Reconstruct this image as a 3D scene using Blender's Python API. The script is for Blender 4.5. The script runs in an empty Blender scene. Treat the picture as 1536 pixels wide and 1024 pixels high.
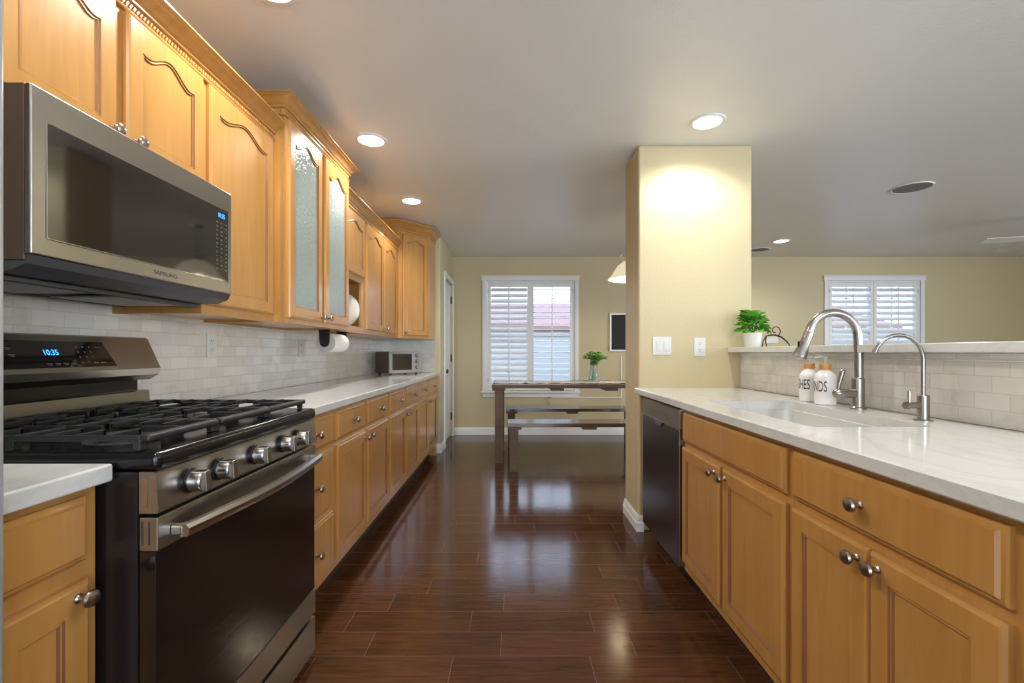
import bpy, bmesh, math, random
from mathutils import Vector, Matrix, Euler
PI = math.pi
random.seed(7)
S = bpy.context.scene
COL = S.collection
# ------------------------------------------------------------------ camera
cd = bpy.data.cameras.new('camera'); cam = bpy.data.objects.new('camera', cd); COL.objects.link(cam)
cam.location = (0, 0, 1.13); cam.rotation_euler = (PI/2, 0, 0)
cd.sensor_width = 36; cd.lens = 36*683/1536; cd.shift_y = 16/1536; cd.clip_start = 0.02
S.camera = cam
# ------------------------------------------------------------------ colour management / world
S.view_settings.view_transform = 'Standard'; S.view_settings.look = 'None'
S.view_settings.gamma = 1; S.view_settings.use_curve_mapping = False
S.view_settings.exposure = 0.5
W = bpy.data.worlds.new('world'); S.world = W; W.use_nodes = True
nt = W.node_tree; bg = nt.nodes['Background']
tc = nt.nodes.new('ShaderNodeTexCoord'); sp = nt.nodes.new('ShaderNodeSeparateXYZ'); rp = nt.nodes.new('ShaderNodeValToRGB')
nt.links.new(tc.outputs['Generated'], sp.inputs[0]); nt.links.new(sp.outputs['Z'], rp.inputs[0]); nt.links.new(rp.outputs[0], bg.inputs[0])
rp.color_ramp.elements[0].color = (.66, .79, .95, 1); rp.color_ramp.elements[1].color = (.5, .68, 1, 1)
rp.color_ramp.elements[1].position = .8
bg.inputs[1].default_value = 3.3
def area(name, loc, rot, sx, sy, energy, color=(1, 1, 1)):
    l = bpy.data.lights.new(name, 'AREA'); l.shape = 'RECTANGLE'; l.size = sx; l.size_y = sy; l.energy = energy; l.color = color
    o = bpy.data.objects.new(name, l); COL.objects.link(o); o.location = loc; o.rotation_euler = rot; return o
# added fill lamps outside the made-up window openings behind and right of the view
area('fill_rear', (2.2, -3.3, 1.3), (PI/2, 0, 0), 5.6, 2.0, 115, (.93, .97, 1))
area('fill_side', (7.95, .1, 1.35), (PI/2, 0, PI/2), 4.2, 1.9, 150, (.93, .97, 1))

# ------------------------------------------------------------------ materials
M = {}
def mat(name, col, rough=.5, metal=0, spec=.5, coat=0, emis=None, es=0, trans=0, ior=1.45):
    m = bpy.data.materials.new(name); m.use_nodes = True
    b = m.node_tree.nodes['Principled BSDF']
    b.inputs['Base Color'].default_value = (*col, 1); b.inputs['Roughness'].default_value = rough
    b.inputs['Metallic'].default_value = metal; b.inputs['Specular IOR Level'].default_value = spec
    b.inputs['Coat Weight'].default_value = coat; b.inputs['Coat Roughness'].default_value = .14
    b.inputs['Transmission Weight'].default_value = trans; b.inputs['IOR'].default_value = ior
    if emis: b.inputs['Emission Color'].default_value = (*emis, 1); b.inputs['Emission Strength'].default_value = es
    M[name] = m; return m
def nodes(m): return m.node_tree.nodes, m.node_tree.links, m.node_tree.nodes['Principled BSDF']
def posn(m, scale=(1, 1, 1), obj=False):
    N, L, b = nodes(m)
    mp = N.new('ShaderNodeMapping'); mp.inputs['Scale'].default_value = scale
    if obj: t = N.new('ShaderNodeTexCoord'); L.new(t.outputs['Object'], mp.inputs[0])
    else: t = N.new('ShaderNodeNewGeometry'); L.new(t.outputs['Position'], mp.inputs[0])
    return mp
def noise(m, vec, scale, detail=4, rough=.5, dist=0):
    N, L, b = nodes(m); n = N.new('ShaderNodeTexNoise'); n.inputs['Scale'].default_value = scale
    n.inputs['Detail'].default_value = detail; n.inputs['Roughness'].default_value = rough; n.inputs['Distortion'].default_value = dist
    L.new(vec.outputs[0], n.inputs['Vector']); return n
def ramp(m, src, stops, out='Base Color', sock=0):
    N, L, b = nodes(m); r = N.new('ShaderNodeValToRGB'); e = r.color_ramp.elements
    while len(e) < len(stops): e.new(.5)
    for i, (p, c) in enumerate(stops): e[i].position = p; e[i].color = (*c, 1)
    L.new(src.outputs[sock], r.inputs[0])
    if out: L.new(r.outputs[0], b.inputs[out])
    return r
def bump(m, src, strength, dist=.01, sock=0):
    N, L, b = nodes(m); u = N.new('ShaderNodeBump'); u.inputs['Strength'].default_value = strength; u.inputs['Distance'].default_value = dist
    L.new(src.outputs[sock], u.inputs['Height']); L.new(u.outputs[0], b.inputs['Normal']); return u
def mathn(m, op, a, b_=None, c=None):
    N, L, b = nodes(m); n = N.new('ShaderNodeMath'); n.operation = op
    for i, v in enumerate((a, b_, c)):
        if v is None: continue
        if isinstance(v, (int, float)): n.inputs[i].default_value = v
        else: L.new(v, n.inputs[i])
    return n.outputs[0]
def mixc(m, fac, a, b_, mode='MIX'):
    N, L, b = nodes(m); n = N.new('ShaderNodeMix'); n.data_type = 'RGBA'; n.blend_type = mode
    for s, v in ((n.inputs[0], fac), (n.inputs[6], a), (n.inputs[7], b_)):
        if isinstance(v, (int, float)): s.default_value = v
        elif isinstance(v, tuple): s.default_value = (*v, 1)
        else: L.new(v, s)
    return n.outputs[2]

def woodmat(name, c0, c1, rough=.3, coat=.55, sc=(9, 9, .9), rs=.5):
    m = mat(name, c0, rough, coat=coat); mp = posn(m, sc)
    n = noise(m, mp, 3, 6, .6, .6); r = ramp(m, n, [(.3, c0), (.7, c1)])
    mp2 = posn(m, (2.2, 2.2, 1.1)); n2 = noise(m, mp2, 2.5, 2)
    N, L, b = nodes(m)
    o = mixc(m, mathn(m, 'MULTIPLY', n2.outputs[0], .45), r.outputs[0], tuple(x*.72 for x in c0))
    L.new(o, b.inputs['Base Color'])
    return m
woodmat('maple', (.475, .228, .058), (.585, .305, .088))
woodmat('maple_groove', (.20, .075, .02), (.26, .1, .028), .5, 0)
woodmat('table_wood', (.085, .048, .028), (.135, .08, .047), .5, .0, (.9, 9, 9))
woodmat('bench_wood', (.075, .042, .025), (.12, .07, .042), .13, .2, (.9, 9, 9))
woodmat('bamboo', (.55, .26, .08), (.62, .32, .1), .4, 0)
mat('toe_kick', (.055, .025, .015), .6)  # wood in the recess; its deep shade is put into this colour

def paint(name, col, rough, bs, nscale=130, dist=.004):
    m = mat(name, col, rough); mp = posn(m); n = noise(m, mp, nscale, 3); bump(m, n, bs, dist); return m
paint('wall_paint', (.57, .485, .295), .5, .35)
paint('ceiling_paint', (.78, .78, .765), .32, .35, 90)
mat('trim_white', (.8, .8, .79), .35)
mat('plastic_white', (.68, .68, .66), .3)
mat('slot_dark', (.03, .03, .03), .6)

# marble tile, 2x4 inch running bond.  ax = horizontal axis, grout from a brick texture
def tilemat(name, ax, c1, c2, grout):
    m = mat(name, c1, .08, spec=.6); N, L, b = nodes(m)
    g = N.new('ShaderNodeNewGeometry'); s = N.new('ShaderNodeSeparateXYZ'); L.new(g.outputs['Position'], s.inputs[0])
    cb = N.new('ShaderNodeCombineXYZ'); L.new(s.outputs[ax], cb.inputs[0])
    L.new(mathn(m, 'ADD', s.outputs['Z'], 10*.0508-.905), cb.inputs[1])
    br = N.new('ShaderNodeTexBrick'); L.new(cb.outputs[0], br.inputs['Vector'])
    br.inputs['Color1'].default_value = (*c1, 1); br.inputs['Color2'].default_value = (*c2, 1); br.inputs['Mortar'].default_value = (*grout, 1)
    br.inputs['Scale'].default_value = 1; br.inputs['Mortar Size'].default_value = .0013; br.inputs['Mortar Smooth'].default_value = .15
    br.inputs['Brick Width'].default_value = .1016; br.inputs['Row Height'].default_value = .0508; br.inputs['Bias'].default_value = -.1
    # marble veins
    mp = posn(m, (1, 1, 1)); n = noise(m, mp, 5, 7, .6, .5)
    r = ramp(m, n, [(.36, (1, 1, 1)), (.56, (.95, .94, .92)), (.61, (.84, .83, .81)), (.64, (.97, .96, .94)), (.72, (.9, .89, .87))], None)
    o = mixc(m, .75, br.outputs[0], r.outputs[0], 'MULTIPLY'); L.new(o, b.inputs['Base Color'])
    n2 = noise(m, mp, 14, 2)
    hh = mathn(m, 'SUBTRACT', mathn(m, 'MULTIPLY', n2.outputs[0], .25), br.outputs['Fac'])
    u = N.new('ShaderNodeBump'); u.inputs['Strength'].default_value = .5; u.inputs['Distance'].default_value = .003
    L.new(hh, u.inputs['Height']); L.new(u.outputs[0], b.inputs['Normal'])
    L.new(mathn(m, 'ADD', mathn(m, 'MULTIPLY', br.outputs['Fac'], .5), .07), b.inputs['Roughness'])
    return m
tilemat('tile_left', 'Y', (.76, .745, .70), (.66, .645, .61), (.56, .545, .505))
tilemat('tile_end', 'X', (.76, .745, .70), (.66, .645, .61), (.56, .545, .505))

# quartz
m = mat('quartz', (.74, .74, .72), .09, spec=.5); mp = posn(m, (1, .6, 1)); n = noise(m, mp, 3.5, 8, .6, 2.5)
ramp(m, n, [(.45, (.64, .65, .64)), (.52, (.59, .6, .59)), (.57, (.645, .655, .645))])
# wood-look floor tile: planks along X, 6x20 inch
m = mat('floor_tile', (.06, .02, .01), .2, spec=.5, coat=0); N, L, b = nodes(m)
g = N.new('ShaderNodeNewGeometry'); s = N.new('ShaderNodeSeparateXYZ'); L.new(g.outputs['Position'], s.inputs[0])
v = mathn(m, 'DIVIDE', mathn(m, 'ADD', s.outputs['Y'], 14.6*1-1.84+.146*0), .146); row = mathn(m, 'FLOOR', v); fv = mathn(m, 'FRACT', v)
wn = N.new('ShaderNodeTexWhiteNoise'); wn.noise_dimensions = '1D'; L.new(row, wn.inputs['W'])
u_ = mathn(m, 'ADD', mathn(m, 'DIVIDE', s.outputs['X'], .508), mathn(m, 'ADD', wn.outputs['Value'], 20)); cu = mathn(m, 'FLOOR', u_); fu = mathn(m, 'FRACT', u_)
du = mathn(m, 'MULTIPLY', mathn(m, 'MINIMUM', fu, mathn(m, 'SUBTRACT', 1, fu)), .508)
dv = mathn(m, 'MULTIPLY', mathn(m, 'MINIMUM', fv, mathn(m, 'SUBTRACT', 1, fv)), .146)
d = mathn(m, 'MINIMUM', du, dv); gm = mathn(m, 'LESS_THAN', d, .0010)
w2 = N.new('ShaderNodeTexWhiteNoise'); w2.noise_dimensions = '2D'; cb = N.new('ShaderNodeCombineXYZ'); L.new(row, cb.inputs[0]); L.new(cu, cb.inputs[1]); L.new(cb.outputs[0], w2.inputs['Vector'])
mp = posn(m, (3, 45, 1)); n = noise(m, mp, 1.6, 6, .65, .8)
r = ramp(m, n, [(.3, (.042, .0165, .0072)), (.7, (.115, .045, .018))], None)
o = mixc(m, w2.outputs['Value'], r.outputs[0], (.55, .5, .5), 'MULTIPLY')
o = mixc(m, .5, r.outputs[0], o)
o = mixc(m, gm, o, (.12, .07, .05)); L.new(o, b.inputs['Base Color'])
n3 = noise(m, posn(m, (6, 60, 1)), 2, 4)
hh = mathn(m, 'SUBTRACT', mathn(m, 'MULTIPLY', n3.outputs[0], .35), mathn(m, 'MULTIPLY', gm, .6))
uu = N.new('ShaderNodeBump'); uu.inputs['Strength'].default_value = .22; uu.inputs['Distance'].default_value = .0025
L.new(hh, uu.inputs['Height']); L.new(uu.outputs[0], b.inputs['Normal'])
L.new(mathn(m, 'ADD', mathn(m, 'MULTIPLY', gm, .4), .13), b.inputs['Roughness'])

def steelmat(name, col, rough, sc):
    m = mat(name, col, rough, 1.0); mp = posn(m, sc); n = noise(m, mp, 4, 3); N, L, b = nodes(m)
    L.new(mathn(m, 'ADD', mathn(m, 'MULTIPLY', n.outputs[0], .05), rough-.025), b.inputs['Roughness'])
    ramp(m, n, [(.3, tuple(c*.975 for c in col)), (.7, col)]); return m
steelmat('steel', (.43, .415, .385), .3, (90, 1.5, 140))
steelmat('steel_dark', (.20, .19, .185), .25, (1.5, 1.5, 90))
steelmat('steel_riser', (.27, .26, .24), .25, (90, 1.5, 140))  # same steel, with its dark reflection put into the colour
mat('steel_brush', (.46, .44, .41), .24, 1)
mat('faucet_steel', (.36, .335, .31), .27, 1)
mat('nickel', (.38, .34, .30), .28, 1)
mat('brass_dark', (.10, .08, .06), .4, 1)
mat('black_gloss', (.006, .006, .007), .16)
mat('black_side', (.012, .010, .010), .2)
mat('black_matte', (.02, .02, .021), .5)
mat('cast_iron', (.018, .0185, .02), .42)
mat('dark_glass', (.012, .010, .009), .05, spec=.5, ior=2.0)
mat('oven_glass', (.010, .006, .005), .11, spec=.55)
N, L, b = nodes(M['oven_glass']); n = noise(M['oven_glass'], posn(M['oven_glass'], (1, 1.2, 55)), 1.5, 2); bump(M['oven_glass'], n, .12, .002)
mat('vent_grey', (.12, .12, .13), .45, .6)
mat('vent_mesh', (.30, .29, .27), .45, .7)
mat('display_blue', (0, 0, 0), .3, emis=(.03, .22, 1), es=3.2)
mat('legend_grey', (.35, .35, .34), .5)
mat('legend_dim', (.13, .13, .13), .5)
mat('lamp_on', (1, 1, 1), .4, emis=(1, .95, .86), es=9)
mat('shade_glass', (.85, .82, .72), .35, emis=(1, .86, .58), es=.42)
mat('pewter', (.42, .40, .36), .4, .8)
mat('iron_black', (.012, .011, .011), .4, .4)
mat('speaker_grey', (.22, .22, .22), .7)
mat('fan_white', (.72, .72, .70), .4)
mat('porcelain', (.78, .76, .70), .18)
mat('bottle_white', (.83, .82, .83), .28)
mat('paper', (.80, .79, .77), .85)
mat('paper_end', (.50, .47, .43), .9)
mat('pump_clear', (.8, .8, .8), .2, trans=.5)
mat('leaf', (.17, .48, .05), .4); mat('leaf_dark', (.08, .29, .035), .4)
mat('stem_green', (.16, .34, .07), .5)
mat('vase_glass', (.82, .9, .92), .04, trans=.9, ior=1.3)
mat('toaster_side', (.16, .12, .095), .3, .6)
mat('toaster_steel', (.33, .32, .30), .55, .85)
mat('chalkboard', (.02, .022, .02), .5, spec=.25)
mat('silver_frame', (.6, .58, .54), .35, .3)
mat('sink', (.66, .66, .64), .22, .15)
mat('fridge', (.55, .57, .6), .3, .6)
mat('outside_wall', (.44, .39, .35), .8); mat('outside_roof', (.30, .165, .135), .8); mat('outside_fence', (.40, .40, .39), .8)
mat('outside_ground', (.45, .42, .38), .9)
m = mat('window_glass', (1, 1, 1), 0, trans=1, ior=1.02)
m = mat('obscure_glass', (.56, .64, .60), .08, trans=.5, ior=1.35, spec=.6); n = noise(m, posn(m), 70, 2, .5, .8); bump(m, n, .8, .004)
m = mat('runner', (.7, .68, .63), .9); n = noise(m, posn(m), 22, 3); ramp(m, n, [(.42, (.75, .73, .68)), (.55, (.45, .40, .36)), (.62, (.7, .68, .64))])

# ------------------------------------------------------------------ geometry helpers
def nb(): return bmesh.new()
def box(bm, x0, x1, y0, y1, z0, z1, bev=0, seg=2, mi=0):
    if x0 > x1: x0, x1 = x1, x0
    if y0 > y1: y0, y1 = y1, y0
    if z0 > z1: z0, z1 = z1, z0
    r = bmesh.ops.create_cube(bm, size=1, matrix=Matrix.Translation(((x0+x1)/2, (y0+y1)/2, (z0+z1)/2)) @ Matrix.Diagonal((x1-x0, y1-y0, z1-z0, 1)))
    vs = r['verts']; fs = {f for v_ in vs for f in v_.link_faces}
    for f in fs: f.material_index = mi
    if bev > 0:
        es = list({e for v_ in vs for e in v_.link_edges})
        r2 = bmesh.ops.bevel(bm, geom=es, offset=bev, segments=seg, profile=.5, affect='EDGES', clamp_overlap=True)
        for f in r2['faces']: f.material_index = mi
def xf_new(bm, n0, mtx):
    bm.verts.ensure_lookup_table()
    for v_ in bm.verts[n0:]: v_.co = mtx @ v_.co
def tube(bm, pts, r, seg=12, mi=0, caps=True, sx=1.0):
    pts = [Vector(p) for p in pts]; n = len(pts); rs = r if isinstance(r, (list, tuple)) else [r]*n
    T = [(pts[min(i+1, n-1)]-pts[max(i-1, 0)]).normalized() for i in range(n)]
    a = Vector((0, 0, 1)) if abs(T[0].z) < .9 else Vector((1, 0, 0))
    nrm = (a - T[0]*a.dot(T[0])).normalized(); rings = []
    for i in range(n):
        nrm = (nrm - T[i]*nrm.dot(T[i])).normalized(); bi = T[i].cross(nrm)
        rings.append([bm.verts.new(pts[i] + (nrm*math.cos(2*PI*k/seg) + bi*math.sin(2*PI*k/seg)*sx)*rs[i]) for k in range(seg)])
    for i in range(n-1):
        for k in range(seg):
            f = bm.faces.new((rings[i][k], rings[i][(k+1) % seg], rings[i+1][(k+1) % seg], rings[i+1][k])); f.material_index = mi
    if caps:
        f = bm.faces.new(rings[0][::-1]); f.material_index = mi; f = bm.faces.new(rings[-1]); f.material_index = mi
def lathe(bm, prof, c=(0, 0, 0), axis='Z', seg=24, mi=0, mtx=None):
    c = Vector(c)
    if mtx is None:
        mtx = {'Z': Matrix.Identity(3), 'X': Matrix(((0, 0, 1), (1, 0, 0), (0, 1, 0))), '-X': Matrix(((0, 0, -1), (-1, 0, 0), (0, 1, 0))),
               '-Y': Matrix(((1, 0, 0), (0, 0, -1), (0, 1, 0))), 'Y': Matrix(((-1, 0, 0), (0, 0, 1), (0, 1, 0)))}[axis]
    rings = []
    for (r, z) in prof:
        if r < 1e-6: rings.append([bm.verts.new(c + mtx @ Vector((0, 0, z)))])
        else: rings.append([bm.verts.new(c + mtx @ Vector((r*math.cos(2*PI*k/seg), r*math.sin(2*PI*k/seg), z))) for k in range(seg)])
    for A, B in zip(rings[:-1], rings[1:]):
        for k in range(seg):
            k2 = (k+1) % seg
            if len(A) == 1 and len(B) == 1: continue
            if len(A) == 1: f = bm.faces.new((A[0], B[k], B[k2]))
            elif len(B) == 1: f = bm.faces.new((A[k], A[k2], B[0]))
            else: f = bm.faces.new((A[k], A[k2], B[k2], B[k]))
            f.material_index = mi
def prism(bm, poly, axis, a0, a1, mi=0):
    """extrude a 2D polygon. axis 'Y': poly=(x,z); 'X': poly=(y,z); 'Z': poly=(x,y)"""
    def P(p, a): return {'Y': (p[0], a, p[1]), 'X': (a, p[0], p[1]), 'Z': (p[0], p[1], a)}[axis]
    A = [bm.verts.new(P(p, a0)) for p in poly]; B = [bm.verts.new(P(p, a1)) for p in poly]
    n = len(poly); fs = [bm.faces.new(A), bm.faces.new(B[::-1])]
    for i in range(n): fs.append(bm.faces.new((A[i], B[i], B[(i+1) % n], A[(i+1) % n])))
    for f in fs: f.material_index = mi
def sweep(bm, prof, path, mi=0):
    """profile (out, up) swept along XY path with mitres; outward = right-hand side of travel"""
    n = len(path); P = [Vector((p[0], p[1])) for p in path]; z0 = path[0][2]; rings = []
    for i in range(n):
        d0 = (P[i]-P[i-1]).normalized() if i > 0 else None; d1 = (P[i+1]-P[i]).normalized() if i < n-1 else None
        n0 = Vector((d0.y, -d0.x)) if d0 else None; n1 = Vector((d1.y, -d1.x)) if d1 else None
        if n0 is None: mdir = n1
        elif n1 is None: mdir = n0
        else: h = (n0+n1).normalized(); mdir = h / max(.2, h.dot(n0))
        rings.append([bm.verts.new((P[i].x+mdir.x*o, P[i].y+mdir.y*o, z0+u)) for (o, u) in prof])
    k = len(prof)
    for A, B in zip(rings[:-1], rings[1:]):
        for j in range(k):
            f = bm.faces.new((A[j], A[(j+1) % k], B[(j+1) % k], B[j])); f.material_index = mi
    for R_ in (rings[0], rings[-1]):
        f = bm.faces.new(R_); f.material_index = mi
def obj(name, bm, mats, parent=None, ang=35, root=None, recalc=True, wn=True):
    if recalc: bmesh.ops.recalc_face_normals(bm, faces=bm.faces)
    me = bpy.data.meshes.new(name); bm.to_mesh(me); bm.free()
    for m_ in (mats if isinstance(mats, (list, tuple)) else [mats]): me.materials.append(M[m_])
    for p in me.polygons: p.use_smooth = True
    me.set_sharp_from_angle(angle=math.radians(ang))
    o = bpy.data.objects.new(name, me); COL.objects.link(o)
    if wn:
        wm = o.modifiers.new('wn', 'WEIGHTED_NORMAL'); wm.keep_sharp = True; wm.weight = 80
    r = parent
    while r is not None and r.parent is not None: r = r.parent
    if r is not None:
        me.transform(Matrix.Translation(-r.location)) if abs(r.rotation_euler.z) < 1e-6 else me.transform((Matrix.Translation(r.location) @ r.rotation_euler.to_matrix().to_4x4()).inverted())
        o.parent = parent
    return o
def origin(o, loc):
    o.data.transform(Matrix.Translation(-Vector(loc))); o.location = loc
def tag(o, label, cat, group=None, kind=None):
    o['label'] = label; o['category'] = cat
    if group: o['group'] = group
    if kind: o['kind'] = kind
    return o
def thing(name, label, cat, loc, group=None, rotz=0):
    o = bpy.data.objects.new(name, None); COL.objects.link(o); o.location = loc; o.rotation_euler = (0, 0, rotz); o.empty_display_size = .05
    return tag(o, label, cat, group)
def struct(name, bm, mats, ang=35):
    o = obj(name, bm, mats, ang=ang); o['kind'] = 'structure'; return o
def copy_tree(o, parent=None):
    c = o.copy(); COL.objects.link(c); c.parent = parent
    for ch in list(o.children): copy_tree(ch, c)
    return c
def frame(side, uo, w, zo=0):
    """local (u,v,w) -> world. side L faces +X, R faces -X, F faces -Y"""
    if side == 'L': return Matrix(((0, 0, 1, w), (1, 0, 0, uo), (0, 1, 0, zo), (0, 0, 0, 1)))
    if side == 'R': return Matrix(((0, 0, -1, w), (-1, 0, 0, uo), (0, 1, 0, zo), (0, 0, 0, 1)))
    return Matrix(((1, 0, 0, uo), (0, 0, -1, w), (0, 1, 0, zo), (0, 0, 0, 1)))
def text(body, size, mtx, material, parent, name, depth=.0006, align='CENTER', xs=1.0, bend=None):
    cu_ = bpy.data.curves.new('t', 'FONT'); cu_.body = body; cu_.size = size; cu_.extrude = depth; cu_.align_x = align
    to = bpy.data.objects.new('t', cu_); COL.objects.link(to); bpy.context.view_layer.update()
    me = bpy.data.meshes.new_from_object(to.evaluated_get(bpy.context.evaluated_depsgraph_get()))
    bpy.data.objects.remove(to); bm = nb(); bm.from_mesh(me); bpy.data.meshes.remove(me)
    if bend: bmesh.ops.subdivide_edges(bm, edges=[e for e in bm.edges if e.calc_length() > .004], cuts=2)
    for v_ in bm.verts:
        x = v_.co.x*xs; y = v_.co.y; z = v_.co.z
        if bend: a = x/bend; v_.co = Vector(((bend+z)*math.sin(a), y, (bend+z)*math.cos(a)))
        else: v_.co = Vector((x, y, z))
        v_.co = mtx @ v_.co
    return obj(name, bm, material, parent)

# ------------------------------------------------------------------ cabinet fronts
def ring_shape(w, h, sl, sr, sb, st, rise, ins, n=20):
    """inner panel outline, arched top when rise>0; points: BL, BR, then top right->left"""
    x0, x1 = sl+ins, w-sr-ins; y0 = sb+ins; yt = h-st-rise-ins; pts = [(x0, y0), (x1, y0)]
    for i in range(n+1):
        t = 1-2*i/n; x = (x0+x1)/2+(x1-x0)/2*t
        a = abs(t); y = yt
        if rise > 0:
            y = yt + rise*(.5+.5*math.cos(PI*min(a, .82)/.82)) + (.10*rise*max(0, (a-.9)/.1))
        pts.append((x, y))
    return pts
def rect_ring(w, h, ins, ref):
    pts = [(ins, ins), (w-ins, ins)]
    n = len(ref)-3
    for i in range(n+1):
        x = ref[2+i][0] if 0 < i < n else (w-ins if i == 0 else ins)
        pts.append((min(max(x, ins), w-ins), h-ins))
    return pts
def door_bm(w, h, rise=0, st=.052, depth=.02, glass=False):
    bm = nb(); n = 20
    ref = ring_shape(w, h, st, st, st, st, rise, 0, n)
    seq = [(rect_ring(w, h, 0, ref), 0), (rect_ring(w, h, 0, ref), depth*.6), (rect_ring(w, h, .004, ref), depth*.9), (rect_ring(w, h, .008, ref), depth),
           (ref, depth), (ring_shape(w, h, st, st, st, st, rise, .002, n), depth-.004), (ring_shape(w, h, st, st, st, st, rise, .007, n), depth-.003),
           (ring_shape(w, h, st, st, st, st, rise, .010, n), depth-.007)]
    groove = {4, 6}
    if glass:
        seq += [(ring_shape(w, h, st, st, st, st, rise, .011, n), 0.0)]
    rings = [[bm.verts.new((x, y, z)) for (x, y) in pts] for pts, z in seq]
    k = len(rings[0])
    for i, (A, B) in enumerate(zip(rings[:-1], rings[1:])):
        for j in range(k):
            q = (A[j], A[(j+1) % k], B[(j+1) % k], B[j])
            try: f = bm.faces.new(q)
            except ValueError: continue
            f.material_index = 1 if i in groove else 0
    if not glass: bm.faces.new(rings[-1])
    else:
        for j in range(k):
            bm.faces.new((rings[-1][j], rings[-1][(j+1) % k], rings[0][(j+1) % k], rings[0][j]))
    bmesh.ops.remove_doubles(bm, verts=bm.verts, dist=1e-6)
    if not glass:
        pass
    return bm
def drawer_bm(w, h, depth=.02):
    bm = nb(); R_ = [(0, 0), (0, depth*.45), (.004, depth*.62), (.010, depth*.68), (.014, depth)]
    rings = [[bm.verts.new(p) for p in ((i, i, z), (w-i, i, z), (w-i, h-i, z), (i, h-i, z))] for i, z in R_]
    for q, (A, B) in enumerate(zip(rings[:-1], rings[1:])):
        for j in range(4):
            f = bm.faces.new((A[j], A[(j+1) % 4], B[(j+1) % 4], B[j]))
    bm.faces.new(rings[-1]); bm.faces.new(rings[0][::-1]); return bm
KPROF = [(0, 0), (.009, 0), (.009, .003), (.006, .006), (.0055, .014), (.008, .018), (.0145, .021), (.0165, .026), (.0145, .031), (.008, .034), (0, .035)]
def knob(side, u, v, w, parent, mtx=None):
    bm = nb(); lathe(bm, KPROF, seg=18)
    mt = mtx if mtx else frame(side, 0, w)
    if mtx is None:
        loc = {'L': (w, u, v), 'R': (w, u, v), 'F': (u, w, v)}[side]
        rot = frame(side, 0, 0).to_3x3().to_4x4(); mt = Matrix.Translation(loc) @ rot
    bm.transform(mt); return obj('knob', bm, 'nickel', parent)
def front(side, kind, a0, a1, z0, z1, w, parent, kn=None, rise=0, glass=False, depth=.02):
    """a0<a1 along world axis; w = plane coordinate where the front's back sits"""
    W_ = a1-a0; H_ = z1-z0
    bm = door_bm(W_, H_, rise, depth=depth, glass=glass) if kind == 'door' else drawer_bm(W_, H_, depth)
    bm.transform(frame(side, a0 if side in 'LF' else a1, w, z0))
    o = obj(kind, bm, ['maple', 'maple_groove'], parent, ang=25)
    if glass:
        g = nb(); pts = ring_shape(W_, H_, .05, .05, .05, .05, rise, 0)
        A = [g.verts.new((x, y, .008)) for x, y in pts]; B = [g.verts.new((x, y, .012)) for x, y in pts]
        g.faces.new(A[::-1]); g.faces.new(B)
        for j in range(len(A)): g.faces.new((A[j], A[(j+1) % len(A)], B[(j+1) % len(A)], B[j]))
        g.transform(frame(side, a0 if side in 'LF' else a1, w, z0)); gp = obj('glass_panel', g, 'obscure_glass', o); gp['label'] = 'rippled obscure glass panel'
    if kn:
        sgn = 1 if side == 'L' else -1
        knob(side, kn[0], kn[1], w+sgn*depth if side != 'F' else w-depth, o)
    return o

# ================================================================== ROOM SHELL
ZC = 2.44; XL = -1.46; YB = 6.25; YE = 5.11; XS = -.805; XR = 7.7; YR = -3.0
bm = nb(); box(bm, XL-.12, XR+.12, YR-.12, YB+.12, -.08, 0); struct('floor', bm, 'floor_tile')
bm = nb(); box(bm, XL-.12, XR+.12, YR-.12, YB+.12, ZC, ZC+.08); struct('ceiling', bm, 'ceiling_paint')
bm = nb(); box(bm, XL-.12, XL, YR-.12, YE, 0, ZC); struct('wall_left', bm, 'wall_paint')
# return wall block beside the base run (bullnose corner) and the passage wall with a door opening
bm = nb(); box(bm, XL-.12, XS, YE, YE+.13, 0, ZC, .012, 3); struct('wall_return', bm, 'wall_paint')
DY0, DY1, DZ = 5.42, 6.14, 2.03
bm = nb(); box(bm, XS-.12, XS, YE+.13, DY0, 0, ZC); box(bm, XS-.12, XS, DY1, YB, 0, ZC); box(bm, XS-.12, XS, DY0, DY1, DZ, ZC); struct('wall_passage', bm, 'wall_paint')
def wall_holes(name, axis, w0, w1, a0, a1, holes, m='wall_paint'):
    bm = nb(); cur = a0
    def B(p, q, z0, z1):
        if q-p < 1e-4 or z1-z0 < 1e-4: return
        box(bm, p, q, w0, w1, z0, z1) if axis == 'X' else box(bm, w0, w1, p, q, z0, z1)
    for (h0, h1, z0, z1) in holes:
        B(cur, h0, 0, ZC); B(h0, h1, 0, z0); B(h0, h1, z1, ZC); cur = h1
    B(cur, a1, 0, ZC); return struct(name, bm, m)
WIN1 = (-.355, .862, .60, 2.11); WIN2 = (4.33, 5.60, .62, 2.11)
wall_holes('wall_back', 'X', YB, YB+.12, XL-.12, XR+.12, [WIN1, WIN2])
wall_holes('wall_rear', 'X', YR-.12, YR, XL-.12, XR+.12, [(-.6, 1.6, .05, 2.15), (2.0, 5.0, .3, 2.2)])  # unseen rear openings put in to admit fill light
wall_holes('wall_right', 'Y', XR, XR+.12, YR, YB, [(-2, 2.2, .35, 2.2)])  # unseen side opening put in to give fill light
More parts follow.
